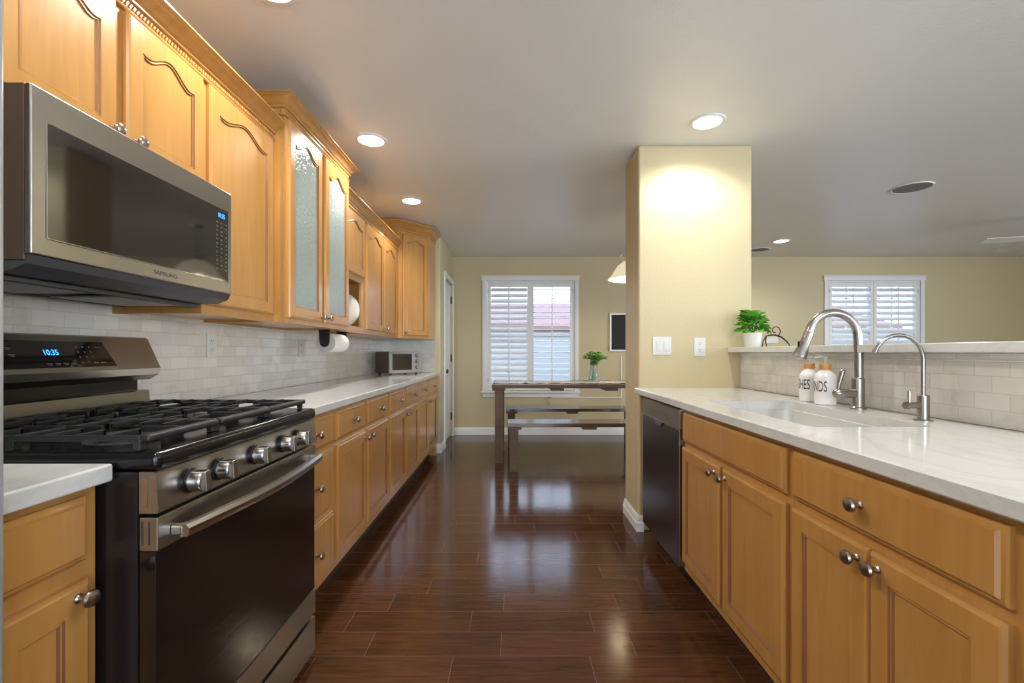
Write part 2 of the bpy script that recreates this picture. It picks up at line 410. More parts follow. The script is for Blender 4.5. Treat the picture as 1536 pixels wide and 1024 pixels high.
# pillar and half wall
PX0, PX1, PY0, PY1 = .80, 1.52, 2.88, 3.22
bm = nb(); box(bm, PX0, PX1, PY0, PY1, 0, ZC, .014, 4); struct('wall_pillar', bm, 'wall_paint')
bm = nb(); box(bm, 1.455, 1.62, -.9, PY0, 0, 1.128); struct('wall_half', bm, 'wall_paint')
bm = nb(); box(bm, 1.445, 1.4549, -.9, PY0-.001, .906, 1.10); box(bm, 1.437, 1.4549, -.9, PY0-.001, 1.1005, 1.128, .004, 3)
struct('wall_half_backsplash', bm, 'tile_left')
bm = nb(); box(bm, XL+.0002, XL+.012, -.2, YE-.001, .906, 1.60); struct('wall_left_backsplash', bm, 'tile_left')
bm = nb(); box(bm, XL+.0122, -.866, YE-.0105, YE-.0003, .906, 1.60); struct('wall_return_backsplash', bm, 'tile_end')
# baseboards
BP = [(0, 0), (.016, 0), (.016, .055), (.012, .06), (.012, .075), (.008, .085), (.004, .098), (0, .1)]
def baseboard(name, path):
    bm = nb(); sweep(bm, BP, [(x, y, 0) for x, y in path]); struct(name, bm, 'trim_white')
baseboard('baseboard_back', [(XS, YB-.0005), (XR, YB-.0005)])
baseboard('baseboard_pillar', [(PX0-.0005, PY1), (PX0-.0005, PY0-.0005), (PX0+.03, PY0-.0005)][::1])
baseboard('baseboard_return', [(-.90, YE-.0005), (XS+.0005, YE-.0005), (XS+.0005, DY0-.06)])
# pillar baseboard faces -X: rebuild outward side when the sweep went inward
# passage door
bm = nb()
box(bm, XS-.06, XS-.025, DY0+.004, DY1-.004, .008, DZ-.004, .002)
d1 = struct('door_1', bm, 'trim_white')
bm = nb()
for z0, z1 in ((.12, .82), (.98, 1.9)):
    for a, b_ in (((DY0+.11, z0), (DY1-.11, z0)), ((DY1-.11, z0), (DY1-.11, z1)), ((DY1-.11, z1), (DY0+.11, z1)), ((DY0+.11, z1), (DY0+.11, z0))):
        tube(bm, [(XS-.025, a[0], a[1]), (XS-.025, b_[0], b_[1])], .008, 6)
obj('panel_molding', bm, 'trim_white', d1)
bm = nb(); lathe(bm, [(0, 0), (.03, 0), (.03, .006), (.012, .012), (.011, .03), (.026, .04), (.028, .052), (.018, .062), (0, .064)], (XS-.025, DY0+.075, .90), 'X', 18); obj('door_knob', bm, 'brass_dark', d1)
for z in (.22, 1.0, 1.78):
    bm = nb(); box(bm, XS-.026, XS-.014, DY1-.02, DY1-.0045, z, z+.1, .002); tube(bm, [(XS-.008, DY1-.008, z), (XS-.008, DY1-.008, z+.1)], .0055, 8); obj('hinge', bm, 'brass_dark', d1)
bm = nb()
box(bm, XS+.0005, XS+.02, DY0-.06, DY0, 0, DZ+.06, .004); box(bm, XS+.0005, XS+.02, DY1, DY1+.06, 0, DZ+.06, .004); box(bm, XS+.0005, XS+.021, DY0-.06, DY1+.06, DZ, DZ+.06, .004)
struct('trim_1', bm, 'trim_white')

# ------------------------------------------------------------------ windows
def window(idx, hole, lx, sash_z, ntop):
    x0, x1, z0, z1 = hole
    r = bpy.data.objects.new('window_%d' % idx, None); COL.objects.link(r); r.location = ((x0+x1)/2, YB, z0); r['kind'] = 'structure'
    bm = nb(); c = .05
    box(bm, x0-c, x0, YB-.02, YB-.0005, z0-.02, z1+c, .004); box(bm, x1, x1+c, YB-.02, YB-.0005, z0-.02, z1+c, .004)
    box(bm, x0-c-.012, x1+c+.012, YB-.026, YB-.0005, z1+.002, z1+c+.004, .004); box(bm, x0-c-.02, x1+c+.02, YB-.034, YB-.0005, z1+c+.004, z1+c+.018, .004)
    box(bm, x0, x0+.02, YB, YB+.10, z0, z1); box(bm, x1-.02, x1, YB, YB+.10, z0, z1); box(bm, x0+.02, x1-.02, YB, YB+.10, z1-.02, z1)
    obj('window_frame', bm, 'trim_white', r)
    bm = nb(); box(bm, x0-c-.02, x1+c+.02, YB-.055, YB+.1, z0-.026, z0, .006); box(bm, x0-c, x1+c, YB-.022, YB-.0005, z0-.085, z0-.026, .005); obj('window_sill', bm, 'trim_white', r)
    bm = nb(); box(bm, x0+.02, x1-.02, YB+.085, YB+.089, z0, z1-.02); obj('window_pane', bm, 'window_glass', r)
    bm = nb(); W_ = x1-x0
    box(bm, x0+.02, x1-.02, YB+.07, YB+.10, sash_z-.02, sash_z+.02)
    xm = (x0+x1)/2; box(bm, xm-.02, xm+.02, YB+.07, YB+.1, z0, z1-.02)
    for xx in (x0+W_*.25, x0+W_*.75): box(bm, xx-.006, xx+.006, YB+.078, YB+.096, z0, z1-.02)
    for q in (.33, .67):
        for (za, zb) in ((z0, sash_z), (sash_z, z1)): zz = za+(zb-za)*q; box(bm, x0+.02, x1-.02, YB+.078, YB+.096, zz-.006, zz+.006)
    obj('muntin', bm, 'trim_white', r)
    return r
def shutter(x0, x1, z0, z1, lz0, lz1, n, tilt, label, group=None):
    t = thing('plantation_shutter', label, 'shutter', ((x0+x1)/2, YB+.015, z0), group); Y = YB+.012
    bm = nb(); s = .042
    box(bm, x0, x0+s, Y-.014, Y+.014, z0, z1, .003); box(bm, x1-s, x1, Y-.014, Y+.014, z0, z1, .003)
    box(bm, x0+s, x1-s, Y-.013, Y+.013, z0, lz0, .003); box(bm, x0+s, x1-s, Y-.013, Y+.013, lz1, z1, .003); obj('frame', bm, 'trim_white', t)
    bm = nb(); p = (lz1-lz0)/n
    for i in range(n):
        zc = lz0+p*(i+.5); n0 = len(bm.verts); R_ = Euler((tilt, 0, 0)).to_matrix(); pr = []
        for k in range(10):
            a = 2*PI*k/10; v_ = R_ @ Vector((0, .043*math.cos(a), .0055*math.sin(a))); pr.append((Y+v_.y, zc+v_.z))
        prism(bm, pr, 'X', x0+s+.002, x1-s-.002)
    obj('louvers', bm, 'trim_white', t)
    bm = nb(); xm = (x0+x1)/2; yr = Y-.047; tube(bm, [(xm, yr, lz0+.04), (xm, yr, lz1-.005)], .006, 8); obj('tilt_rod', bm, 'trim_white', t)
    xh = x0+.004 if 'left' in label else x1-.004
    for zz in (z0+.12, z1-.14): bm = nb(); box(bm, xh-.004, xh+.004, Y-.0185, Y-.0142, zz, zz+.05, .001); obj('hinge', bm, 'pewter', t)
    return t
window(1, WIN1, None, 1.385, 3); window(2, WIN2, None, 1.40, 3)
shutter(-.332, .252, .604, 2.086, .70, 2.027, 17, math.radians(42), 'left white louvered shutter panel behind the dining table, slats tilted nearly shut')
shutter(.255, .839, .604, 2.086, .70, 2.027, 17, math.radians(5), 'right white louvered shutter panel behind the dining table, slats open on the yard')
shutter(4.353, 4.963, .624, 2.086, .75, 2.027, 16, math.radians(42), 'left white shutter panel of the far window behind the sink faucets')
shutter(4.967, 5.577, .624, 2.086, .75, 2.027, 16, math.radians(42), 'right white shutter panel of the far window behind the sink faucets')
# unseen rear and right window frames, made up to carry the fill light
for i, (h, ax) in enumerate((((-.6, 1.6, .05, 2.15), 'X'), ((2.0, 5.0, .3, 2.2), 'X'), ((-2, 2.2, .35, 2.2), 'Y'))):
    bm = nb(); a0, a1, z0, z1 = h
    for q in range(4):
        a = a0+.025+(a1-a0-.05)*q/3
        box(bm, a-.025, a+.025, YR-.09, YR-.03, z0, z1) if ax == 'X' else box(bm, XR+.03, XR+.09, a-.025, a+.025, z0, z1)
    for zz in (z0+.02, z1-.02): box(bm, a0, a1, YR-.088, YR-.032, zz-.02, zz+.02) if ax == 'X' else box(bm, XR+.032, XR+.088, a0, a1, zz-.02, zz+.02)
    struct('window_%d' % (3+i), bm, 'trim_white')

# ------------------------------------------------------------------ outside
bm = nb(); box(bm, -12, 22, YB+.14, 30, -.3, -.1); struct('ground', bm, 'outside_ground')
t = thing('garden_wall', 'pale block garden wall outside the breakfast window', 'wall', (0, 9.2, -.1))
bm = nb(); box(bm, -6, 12, 9.2, 9.4, -.1, 1.45); obj('block_wall', bm, 'outside_fence', t)
bm = nb(); box(bm, -6, 12, 9.17, 9.43, 1.45, 1.52, .01); obj('coping', bm, 'outside_wall', t)
t = thing('neighbor_house', 'neighbouring house with a reddish roof seen through the shutters', 'house', (3, 14, -.1))
bm = nb(); box(bm, -5, 11, 14, 20, -.1, 2.0); obj('wall', bm, 'outside_wall', t)
bm = nb(); prism(bm, [(13.4, 1.9), (17, 2.95), (20.6, 1.9), (20.6, 1.8), (13.4, 1.8)], 'X', -5.5, 11.5); obj('roof', bm, 'outside_roof', t)

# ================================================================== LEFT SIDE
ZT = 1.27            # underside of uppers
FU = -1.125; FT = -1.07
def crown(parent, path, z0, h, name='crown', dent=True):
    prof = [(0, 0), (.008, 0), (.012, .003), (.013, .007), (.010, .011), (.006, .012), (.006, .034), (.014, .035), (.017, .038), (.017, .043), (.013, .046), (.020, .050), (.026, .056), (.034, .066), (.046, .074), (.052, .075), (.052, .079), (.060, .081), (.064, .085), (.064, h-.002), (.062, h), (0, h)]
    bm = nb(); sweep(bm, prof, [(x, y, z0) for x, y in path])
    for (x0, y0), (x1, y1) in zip(path[:-1], path[1:]):
        a = Vector((x0, y0)); b_ = Vector((x1, y1)); d_ = (b_-a); Ln = d_.length; d_.normalize(); nn = Vector((d_.y, -d_.x))
        k = int(Ln/.0125)
        for i in range(k):
            c = a+d_*(i+.5)*Ln/k + nn*.0085; n0 = len(bm.verts)
            box(bm, -.0032, .0032, -.0035, .0035, -.0075, .0075, .001, 1)
            xf_new(bm, n0, Matrix.Translation((c.x, c.y, z0+.023)) @ Matrix.Rotation(math.atan2(d_.y, d_.x), 4, 'Z') @ Matrix.Rotation(.5, 4, 'Y'))
    return obj(name, bm, 'maple', parent)
# --- upper cabinet over microwave
t = thing('wall_cabinet', 'maple wall cabinet above the microwave with two arched doors', 'cabinet', (-1.29, 1.298, 1.70))
bm = nb(); box(bm, XL+.001, FU, .951, 1.6485, 1.702, 2.20); obj('carcass', bm, 'maple', t)
front('L', 'door', .966, 1.277, 1.712, 2.115, FU, t, (1.255, 1.745), .04)
front('L', 'door', 1.313, 1.638, 1.712, 2.115, FU, t, (1.335, 1.745), .04)
# --- upper cabinet nearer the camera (over the fridge side)
t = thing('wall_cabinet', 'maple wall cabinet at the upper left edge beside the refrigerator', 'cabinet', (-1.29, .60, 1.70))
bm = nb(); box(bm, XL+.001, FU, .20, .950, 1.84, 2.20); obj('carcass', bm, 'maple', t)
front('L', 'door', .22, .57, 1.85, 2.115, FU, t, (.55, 1.88), 0); front('L', 'door', .59, .94, 1.85, 2.115, FU, t, (.61, 1.88), 0)
# --- single door upper
t = thing('wall_cabinet', 'single door maple wall cabinet between microwave and glass-front cabinet', 'cabinet', (-1.29, 1.9, ZT))
bm = nb(); box(bm, XL+.001, FU-.0201, 1.6702, 2.139, ZT+.012, 2.20); box(bm, XL+.001, FU-.0201, 1.6495, 1.67, ZT, 2.20); box(bm, FU-.02, FU, 1.6495, 2.139, ZT, 2.2)
obj('carcass', bm, 'maple', t)
front('L', 'door', 1.672, 2.115, 1.305, 2.115, FU, t, (1.70, 1.335), .04)
# crown over the two near uppers
c = crown(None, [(FU, .20), (FU, 2.138)][::-1] if False else [(FU, .20), (FU, 2.138)], 2.118, .092, 'crown_molding')
tag(c, 'long maple crown molding over the cabinets beside and above the microwave', 'molding'); origin(c, (FU, 1.1, 2.118))
# --- tall glass cabinet
t = thing('glass_front_cabinet', 'taller maple wall cabinet with two rippled glass arched doors', 'cabinet', (-1.265, 2.547, ZT))
bm = nb(); y0, y1 = 2.14, 2.955
box(bm, XL+.001, FT-.001, y0, y0+.02, ZT, 2.31); box(bm, XL+.001, FT-.001, y1-.02, y1, ZT, 2.31); box(bm, XL+.001, XL+.015, y0+.02, y1-.02, ZT, 2.31)
box(bm, XL+.015, FT-.021, y0+.02, y1-.02, ZT+.01, ZT+.028); box(bm, XL+.015, FT-.021, y0+.02, y1-.02, 2.24, 2.31)
box(bm, FT-.02, FT, y0, y0+.032, ZT, 2.31); box(bm, FT-.02, FT, y1-.032, y1, ZT, 2.31); box(bm, FT-.02, FT, y0+.032, y1-.032, ZT, 1.31); box(bm, FT-.02, FT, y0+.032, y1-.032, 2.22, 2.31); box(bm, FT-.02, FT, 2.53, 2.565, 1.31, 2.22)
obj('carcass', bm, 'maple', t)
for zz in (1.58, 1.87): bm = nb(); box(bm, XL+.016, FT-.05, y0+.021, y1-.021, zz, zz+.016); obj('shelf', bm, 'maple', t)
front('L', 'door', 2.157, 2.528, 1.295, 2.235, FT, t, (2.505, 1.322), .045, True); front('L', 'door', 2.567, 2.938, 1.295, 2.235, FT, t, (2.59, 1.322), .045, True)
crown(t, [(FU-.1, y0), (FT, y0), (FT, y1), (FU-.1, y1)], 2.24, .085)
# --- cubby cabinet with plates
t = thing('wall_cabinet', 'maple wall cabinet with a short arched door over an open plate cubby', 'cabinet', (-1.29, 3.2, ZT))
bm = nb(); y0, y1 = 2.9565, 3.46
box(bm, XL+.001, FU, y0, y1, 1.6552, 2.2)
box(bm, XL+.001, FU-.0202, y0, y0+.02, ZT, 1.655); box(bm, XL+.001, FU-.0202, y1-.02, y1, ZT, 1.655); box(bm, XL+.001, XL+.012, y0+.0202, y1-.0202, ZT, 1.655); box(bm, XL+.0122, FU-.0202, y0+.0202, y1-.0202, ZT+.02, ZT+.045)
box(bm, FU-.02, FU, y0, y0+.05, ZT, 1.655); box(bm, FU-.02, FU, y1-.06, y1, ZT, 1.655); box(bm, FU-.02, FU, y0+.0501, y1-.0601, ZT, ZT+.045); box(bm, FU-.02, FU, y0+.0501, y1-.0601, 1.64, 1.655)
obj('carcass', bm, 'maple', t)
front('L', 'door', 2.975, 3.435, 1.685, 2.115, FU, t, None, .04)
def plate(Y, r, label, x=-1.262):
    bm = nb(); zb = ZT+.0455
    lathe(bm, [(0, 0), (r*.55, 0), (r*.62, .006), (r*.96, .016), (r, .018), (r*.97, .021), (r*.6, .012), (0, .006)], (x, Y, zb+r), 'Y', 40)
    o = obj('plate', bm, 'porcelain'); tag(o, label, 'plate', 'plates on edge in the cubby'); origin(o, (x, Y, zb)); return o
plate(3.30, .128, 'white ridged plate standing on edge at the front of the cubby stack')
plate(3.335, .128, 'white plate standing on edge behind the front plate in the cubby')
plate(3.37, .128, 'white plate standing on edge at the back of the cubby stack')
# --- double door far upper
t = thing('wall_cabinet', 'double door maple wall cabinet between plate cubby and corner cabinet', 'cabinet', (-1.29, 3.98, ZT))
bm = nb(); box(bm, XL+.001, FU, 3.461, 4.50, ZT, 2.20); obj('carcass', bm, 'maple', t)
front('L', 'door', 3.485, 3.925, 1.305, 2.115, FU, t, (3.90, 1.33), .04); front('L', 'door', 3.95, 4.38, 1.305, 2.115, FU, t, (3.975, 1.33), .04)
c = crown(None, [(FU, 2.96), (FU, 4.46)], 2.118, .092, 'crown_molding'); tag(c, 'maple crown molding over the far cabinets, between glass-front and corner cabinets', 'molding'); origin(c, (FU, 3.7, 2.118))
# light rail under the uppers
for (ya, yb, xf, lb) in ((1.67, 2.139, FU, 'near'),):
    pass
# --- diagonal corner upper
t = thing('corner_cabinet', 'ceiling height diagonal maple corner wall cabinet above the toaster oven', 'cabinet', (-1.2, 4.85, ZT))
A = (XL+.013, 4.501); B = (FU, 4.501); C_ = (-.862, 4.79); D = (-.862, YE-.012); E = (XL+.013, YE-.012)
bm = nb(); prism(bm, [A, B, C_, D, E], 'Z', ZT, 2.425); obj('carcass', bm, 'maple', t)
dv_ = Vector((C_[0]-B[0], C_[1]-B[1], 0)); Ln = dv_.length; dv_.normalize(); nv = Vector((dv_.y, -dv_.x, 0))
mt = Matrix(((dv_.x, 0, nv.x, B[0]+dv_.x*.045), (dv_.y, 0, nv.y, B[1]+dv_.y*.045), (0, 1, 0, 1.30), (0, 0, 0, 1)))
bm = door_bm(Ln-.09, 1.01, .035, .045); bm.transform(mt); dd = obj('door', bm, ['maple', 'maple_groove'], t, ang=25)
bm = nb(); lathe(bm, KPROF, seg=18); bm.transform(mt @ Matrix.Translation((.022, .03, .02))); obj('knob', bm, 'nickel', dd)
crown(t, [(A[0]+.02, A[1]), B, C_, (D[0], D[1]-.002)], 2.335, .098)

# --- base cabinets left
FB = -.84
def base_cab(y0, y1, label, cols, side='L', xb=None, ff=None, toe=.07, xback=None, drawers3=False):
    sgn = 1 if side == 'L' else -1; f = ff; xb = xback
    t = thing('base_cabinet', label, 'cabinet', ((f+xb)/2, (y0+y1)/2, 0))
    bm = nb(); box(bm, xb, f, y0+.0005, y1-.0005, .11, .868); obj('carcass', bm, 'maple', t)
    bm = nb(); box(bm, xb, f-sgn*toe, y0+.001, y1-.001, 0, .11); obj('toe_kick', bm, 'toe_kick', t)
    for c in cols:
        front(side, c[0], c[1], c[2], c[3], c[4], f, t, c[5] if len(c) > 5 else None)
    return t
DT0, DT1, DO0, DO1 = .715, .850, .155, .690
xb = XL+.013
base_cab(.688, .918, 'narrow maple base cabinet between refrigerator and range', [('drawer', .70, .888, DT0+.012, DT1, None), ('door', .70, .888, DO0, DO1, (.86, .665))], ff=FB, xback=xb)
base_cab(1.685, 2.13, 'maple three-drawer base cabinet beside the range', [('drawer', 1.70, 2.112, DT0, DT1, (1.905, .783)), ('drawer', 1.70, 2.112, .425, .69, (1.905, .557)), ('drawer', 1.70, 2.112, .155, .40, (1.905, .278))], ff=FB, xback=xb)
def pair(y0, ym, y1, label):
    return base_cab(y0, y1, label, [('drawer', y0+.018, ym-.016, DT0, DT1, ((y0+ym)/2, .783)), ('drawer', ym+.016, y1-.018, DT0, DT1, ((y1+ym)/2, .783)),
        ('door', y0+.018, ym-.016, DO0, DO1, (ym-.042, .655)), ('door', ym+.016, y1-.018, DO0, DO1, (ym+.042, .655))], ff=FB, xback=xb)
pair(2.131, 2.585, 3.06, 'left maple base cabinet with two drawers over two doors, next to the three-drawer one')
pair(3.061, 3.535, 4.01, 'middle maple base cabinet with two drawers over two doors in the left run')
pair(4.011, 4.465, 4.99, 'last maple base cabinet of the left run, below the toaster oven')
bm = nb(); box(bm, xb, FB, 4.991, YE-.001, .0, .868); o = obj('cabinet_filler', bm, 'maple'); tag(o, 'narrow maple filler strip closing the left run against the wall', 'panel'); origin(o, (-1.1, 5.05, 0))
# countertops
def counter(name, bmf, label, loc):
    bm = nb(); bmf(bm); o = obj(name, bm, 'quartz'); tag(o, label, 'countertop'); origin(o, loc); return o
counter('countertop', lambda b: box(b, xb, -.808, 1.686, YE-.0115, .869, .905, .005, 3), 'long white quartz countertop along the left wall', (-1.13, 3.4, .869))
counter('countertop', lambda b: box(b, xb, -.808, .685, .924, .869, .905, .005, 3), 'short white quartz countertop between refrigerator and range', (-1.13, .8, .869))
# refrigerator edge
t = thing('refrigerator', 'refrigerator at the left edge of the view, a pale vertical sliver', 'refrigerator', (-1.1, .25, 0))
bm = nb(); box(bm, XL+.03, -.80, -.22, .684, .02, 1.78, .01); obj('body', bm, 'fridge', t)
bm = nb(); box(bm, -.797, -.755, -.22, .23, .06, 1.77, .012, 3); obj('door', bm, 'fridge', t)
bm = nb(); box(bm, -.797, -.755, .236, .683, .06, 1.77, .012, 3); obj('door', bm, 'fridge', t)
# ------------------------------------------------------------------ microwave
t = thing('microwave', 'stainless over-the-range microwave with dark glass door', 'microwave', (-1.24, 1.31, 1.30))
MY0, MY1, MX = .96, 1.66-.012, -1.015
bm = nb(); box(bm, XL+.013, MX-.0145, MY0, MY1, 1.325, 1.70, .003); ob_ = obj('body', bm, 'toaster_side', t)  # reflection of the wood put into the brown body colour
bm = nb(); z0, z1 = 1.338, 1.70
gy0, gy1, gz0, gz1 = MY0+.032, MY1-.024, 1.378, 1.63
# front panel frame (ring) around the glass
def ringframe(bm, X0, X1, a0, a1, z0, z1, b0, b1, c0, c1, mi=0):
    box(bm, X0, X1, a0, b0, z0, z1, .003); box(bm, X0, X1, b1, a1, z0, z1, .003); box(bm, X0, X1, b0, b1, z0, c0, .003); box(bm, X0, X1, b0, b1, c1, z1, .003)
box(bm, MX-.014, MX, MY0, MY1, z0, z1, .004, 3); dr = obj('door', bm, 'steel', t)
bm = nb(); box(bm, MX, MX+.0025, gy0, gy1, gz0, gz1, .001); obj('window', bm, 'dark_glass', dr)
bm = nb(); tube(bm, [(MX+.001, gy0, gz0), (MX+.001, gy1, gz0), (MX+.001, gy1, gz1), (MX+.001, gy0, gz1), (MX+.001, gy0, gz0)], .002, 6); obj('window_trim', bm, 'steel_brush', dr)
text('10:35', .022, frame('L', MY1-.062, MX+.0028, 1.597), 'display_blue', dr, 'clock_display', .0003, xs=.8)
text('SAMSUNG', .017, frame('L', 1.335, MX+.0006, 1.352), 'vent_grey', dr, 'logo', .0003, xs=1.15)
bm = nb(); random.seed(3)
for i in range(12):
    for j in range(3):
        y = MY1-.085+j*.024; z = 1.578-i*.0145
        box(bm, MX+.0026, MX+.003, y-.005, y+.004+random.random()*.002, z-.0015, z+.0015)
        if (i+j) % 2: box(bm, MX+.0026, MX+.003, y-.003, y+.003, z-.0055, z-.0035)
obj('keypad_legends', bm, 'legend_dim', dr)
# chin: sloped lip and underside
bm = nb(); prism(bm, [(MX-.014, 1.337), (MX-.002, 1.337), (MX-.012, 1.318), (MX-.05, 1.303), (MX-.10, 1.303), (MX-.10, 1.3245), (MX-.014, 1.3245)], 'Y', MY0+.002, MY1-.002); obj('vent_lip', bm, 'vent_grey', t)
bm = nb(); prism(bm, [(XL+.014, 1.324), (MX-.10, 1.324), (MX-.10, 1.306), (XL+.05, 1.296), (XL+.014, 1.30)], 'Y', MY0+.004, MY1-.004); un = obj('underside', bm, 'black_matte', t)
for (a, b_) in ((MY0+.04, MY0+.30), (MY1-.30, MY1-.04)):
    bm = nb(); box(bm, -1.37, -1.16, a, b_, 1.2925, 1.2985, .002); obj('grease_filter', bm, 'vent_mesh', un)
bm = nb()
for xx in (-1.15, -1.13, -1.39): box(bm, xx, xx+.008, MY0+.02, MY1-.02, 1.290, 1.301, .002)
obj('vent_rail', bm, 'vent_grey', un)
# ------------------------------------------------------------------ range
RY0, RY1 = .93, 1.68
t = thing('gas_range', 'stainless gas range with black glass oven door and five knobs', 'stove', (-1.1, 1.305, 0))
bm = nb(); box(bm, -1.44, -.765, RY0, RY1, .04, .885, .003); obj('body', bm, 'black_side', t)
bm = nb(); box(bm, -1.375, -.722, RY0-.002, RY1+.002, .886, .925, .014, 4)
obj('cooktop', bm, 'black_gloss', t)
# control panel
bm = nb(); prism(bm, [(-.762, .80), (-.724, .80), (-.722, .806), (-.727, .880), (-.732, .885), (-.762, .885)], 'Y', RY0, RY1); cp = obj('control_panel', bm, 'steel', t)
bm = nb(); box(bm, -.757, -.744, RY0-.0015, RY0-.0003, .812, .872, .001); obj('side_emboss', bm, 'steel_brush', cp)
for Y in (1.02, 1.12, 1.275, 1.43, 1.53):
    bm = nb(); lathe(bm, [(0, 0), (.027, 0), (.027, .007), (.023, .009), (0, .009)], (-.7245, Y, .843), 'X', 28, 1)
    lathe(bm, [(0, .009), (.0225, .009), (.0235, .014), (.0225, .034), (.020, .038), (0, .038)], (-.7245, Y, .843), 'X', 28, 0)
    n0 = len(bm.verts); box(bm, .010, .046, -.009, .009, -.0235, .0235, .003, 2); xf_new(bm, n0, Matrix.Translation((-.7245, Y, .843)) @ Matrix.Rotation(.12, 4, 'X'))
    obj('knob', bm, ['steel_brush', 'black_gloss'], t)
# oven door
bm = nb(); box(bm, -.762, -.728, RY0+.001, RY1-.001, .262, .722, .002); dr = obj('oven_door', bm, 'oven_glass', t)
bm = nb(); box(bm, -.762, -.724, RY0, RY1, .7225, .792, .003)
ds = obj('top_band', bm, 'steel', dr)
bm = nb(); box(bm, -.762, -.724, RY0, RY1, .175, .2615, .003); obj('bottom_band', bm, 'steel', dr)
for a, b_ in ((1.02, 1.13), (1.17, 1.27), (1.34, 1.44), (1.48, 1.58)):
    bm = nb(); box(bm, -.7245, -.7236, a, b_, .773, .778); obj('vent_slot', bm, 'slot_dark', ds)
for xx in (-.755, -.741): bm = nb(); box(bm, xx-.0018, xx+.0018, RY0-.0006, RY0+.0005, .735, .784); obj('vent_slot', bm, 'slot_dark', ds)
bm = nb(); pts = []
for i in range(25):
    q = i/24; y = RY0+.035+q*(RY1-RY0-.07); xx = -.694+.028*math.sin(PI*q); pts.append((xx, y, .752))
n0 = len(bm.verts)
rg = []
for (x, y, z) in pts: rg.append([bm.verts.new(p) for p in ((x-.009, y, z-.013), (x+.006, y, z-.013), (x+.010, y, z-.004), (x+.010, y, z+.005), (x+.003, y, z+.013), (x-.009, y, z+.013))])
for A_, B_ in zip(rg[:-1], rg[1:]):
    for k in range(6): bm.faces.new((A_[k], A_[(k+1) % 6], B_[(k+1) % 6], B_[k]))
bm.faces.new(rg[0]); bm.faces.new(rg[-1][::-1])
for y in (RY0+.045, RY1-.045): box(bm, -.7238, -.698, y-.011, y+.011, .742, .762, .003)
obj('handle', bm, 'steel_brush', dr)
bm = nb(); box(bm, -.762, -.725, RY0, RY1, .035, .160, .003); obj('storage_drawer', bm, 'steel', t)
for x in (-1.38, -.80):
    for y in (RY0+.04, RY1-.04): bm = nb(); lathe(bm, [(0, 0), (.018, 0), (.018, .036), (0, .04)], (x, y, 0)); obj('leveling_foot', bm, 'black_matte', t)
# backguard
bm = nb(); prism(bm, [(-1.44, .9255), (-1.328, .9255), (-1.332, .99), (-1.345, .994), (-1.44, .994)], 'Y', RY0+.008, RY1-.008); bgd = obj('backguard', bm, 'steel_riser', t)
bm = nb(); box(bm, -1.44, -1.372, RY0+.012, RY1-.012, .9942, 1.0355); obj('vent_recess', bm, 'black_gloss', bgd)
bm = nb(); prism(bm, [(-1.44, 1.036), (-1.335, 1.031), (-1.302, 1.05), (-1.296, 1.072), (-1.344, 1.178), (-1.354, 1.183), (-1.44, 1.183)], 'Y', RY0, RY1); hd = obj('console', bm, 'steel', bgd)
sl = Vector((-1.344+1.296, 0, 1.178-1.072)).normalized(); nn = Vector((sl.z, 0, -sl.x))
def onslope(y, s, off): p = Vector((-1.296, y, 1.072)) + sl*s + nn*off; return p
mt = Matrix(((0, sl.x, nn.x, -1.296), (1, 0, 0, 0), (0, sl.z, nn.z, 1.072), (0, 0, 0, 1)))
bm = nb(); prism(bm, [(1.075, .014), (1.50, .014), (1.48, .098), (1.095, .098)], 'Z', .0003, .0022); bm.transform(mt); gl = obj('display_panel', bm, 'dark_glass', hd)
text('10:35', .024, mt @ Matrix.Translation((1.302, .054, .0023)), 'display_blue', gl, 'clock_display', .0003, xs=.85)
bm = nb(); random.seed(5)
for (uu, vv) in [(1.13+i*.032, .075) for i in range(3)]+[(1.13+i*.034, .055) for i in range(3)]+[(1.12, .037)]+[(1.285+i*.024, .027) for i in range(4)]:
    box(bm, uu-.008, uu+.008, vv-.0012, vv+.0012, .0023, .0026); box(bm, uu-.005, uu+.006, vv-.0052, vv-.0032, .0023, .0026)
for i in range(3):
    for j in range(4): uu = 1.385+i*.021; vv = .08-j*.017; box(bm, uu-.0017, uu+.0017, vv-.003, vv+.003, .0023, .0026)
for (uu, vv) in ((1.455, .08), (1.455, .027), (1.43, .027)): box(bm, uu-.009, uu+.009, vv-.0014, vv+.0014, .0023, .0026)
bm.transform(mt); obj('legends', bm, 'legend_dim', gl)
# burners
for (x, y, r) in ((-1.22, 1.06, .042), (-.90, 1.06, .055), (-1.06, 1.305, .05), (-1.22, 1.55, .045), (-.90, 1.55, .05)):
    bm = nb(); lathe(bm, [(0, 0), (r+.02, 0), (r+.02, .003), (r, .005), (r, .012), (r*.96, .016), (r*.3, .018), (0, .018)], (x, y, .9255), seg=28); obj('burner', bm, 'black_matte', t)
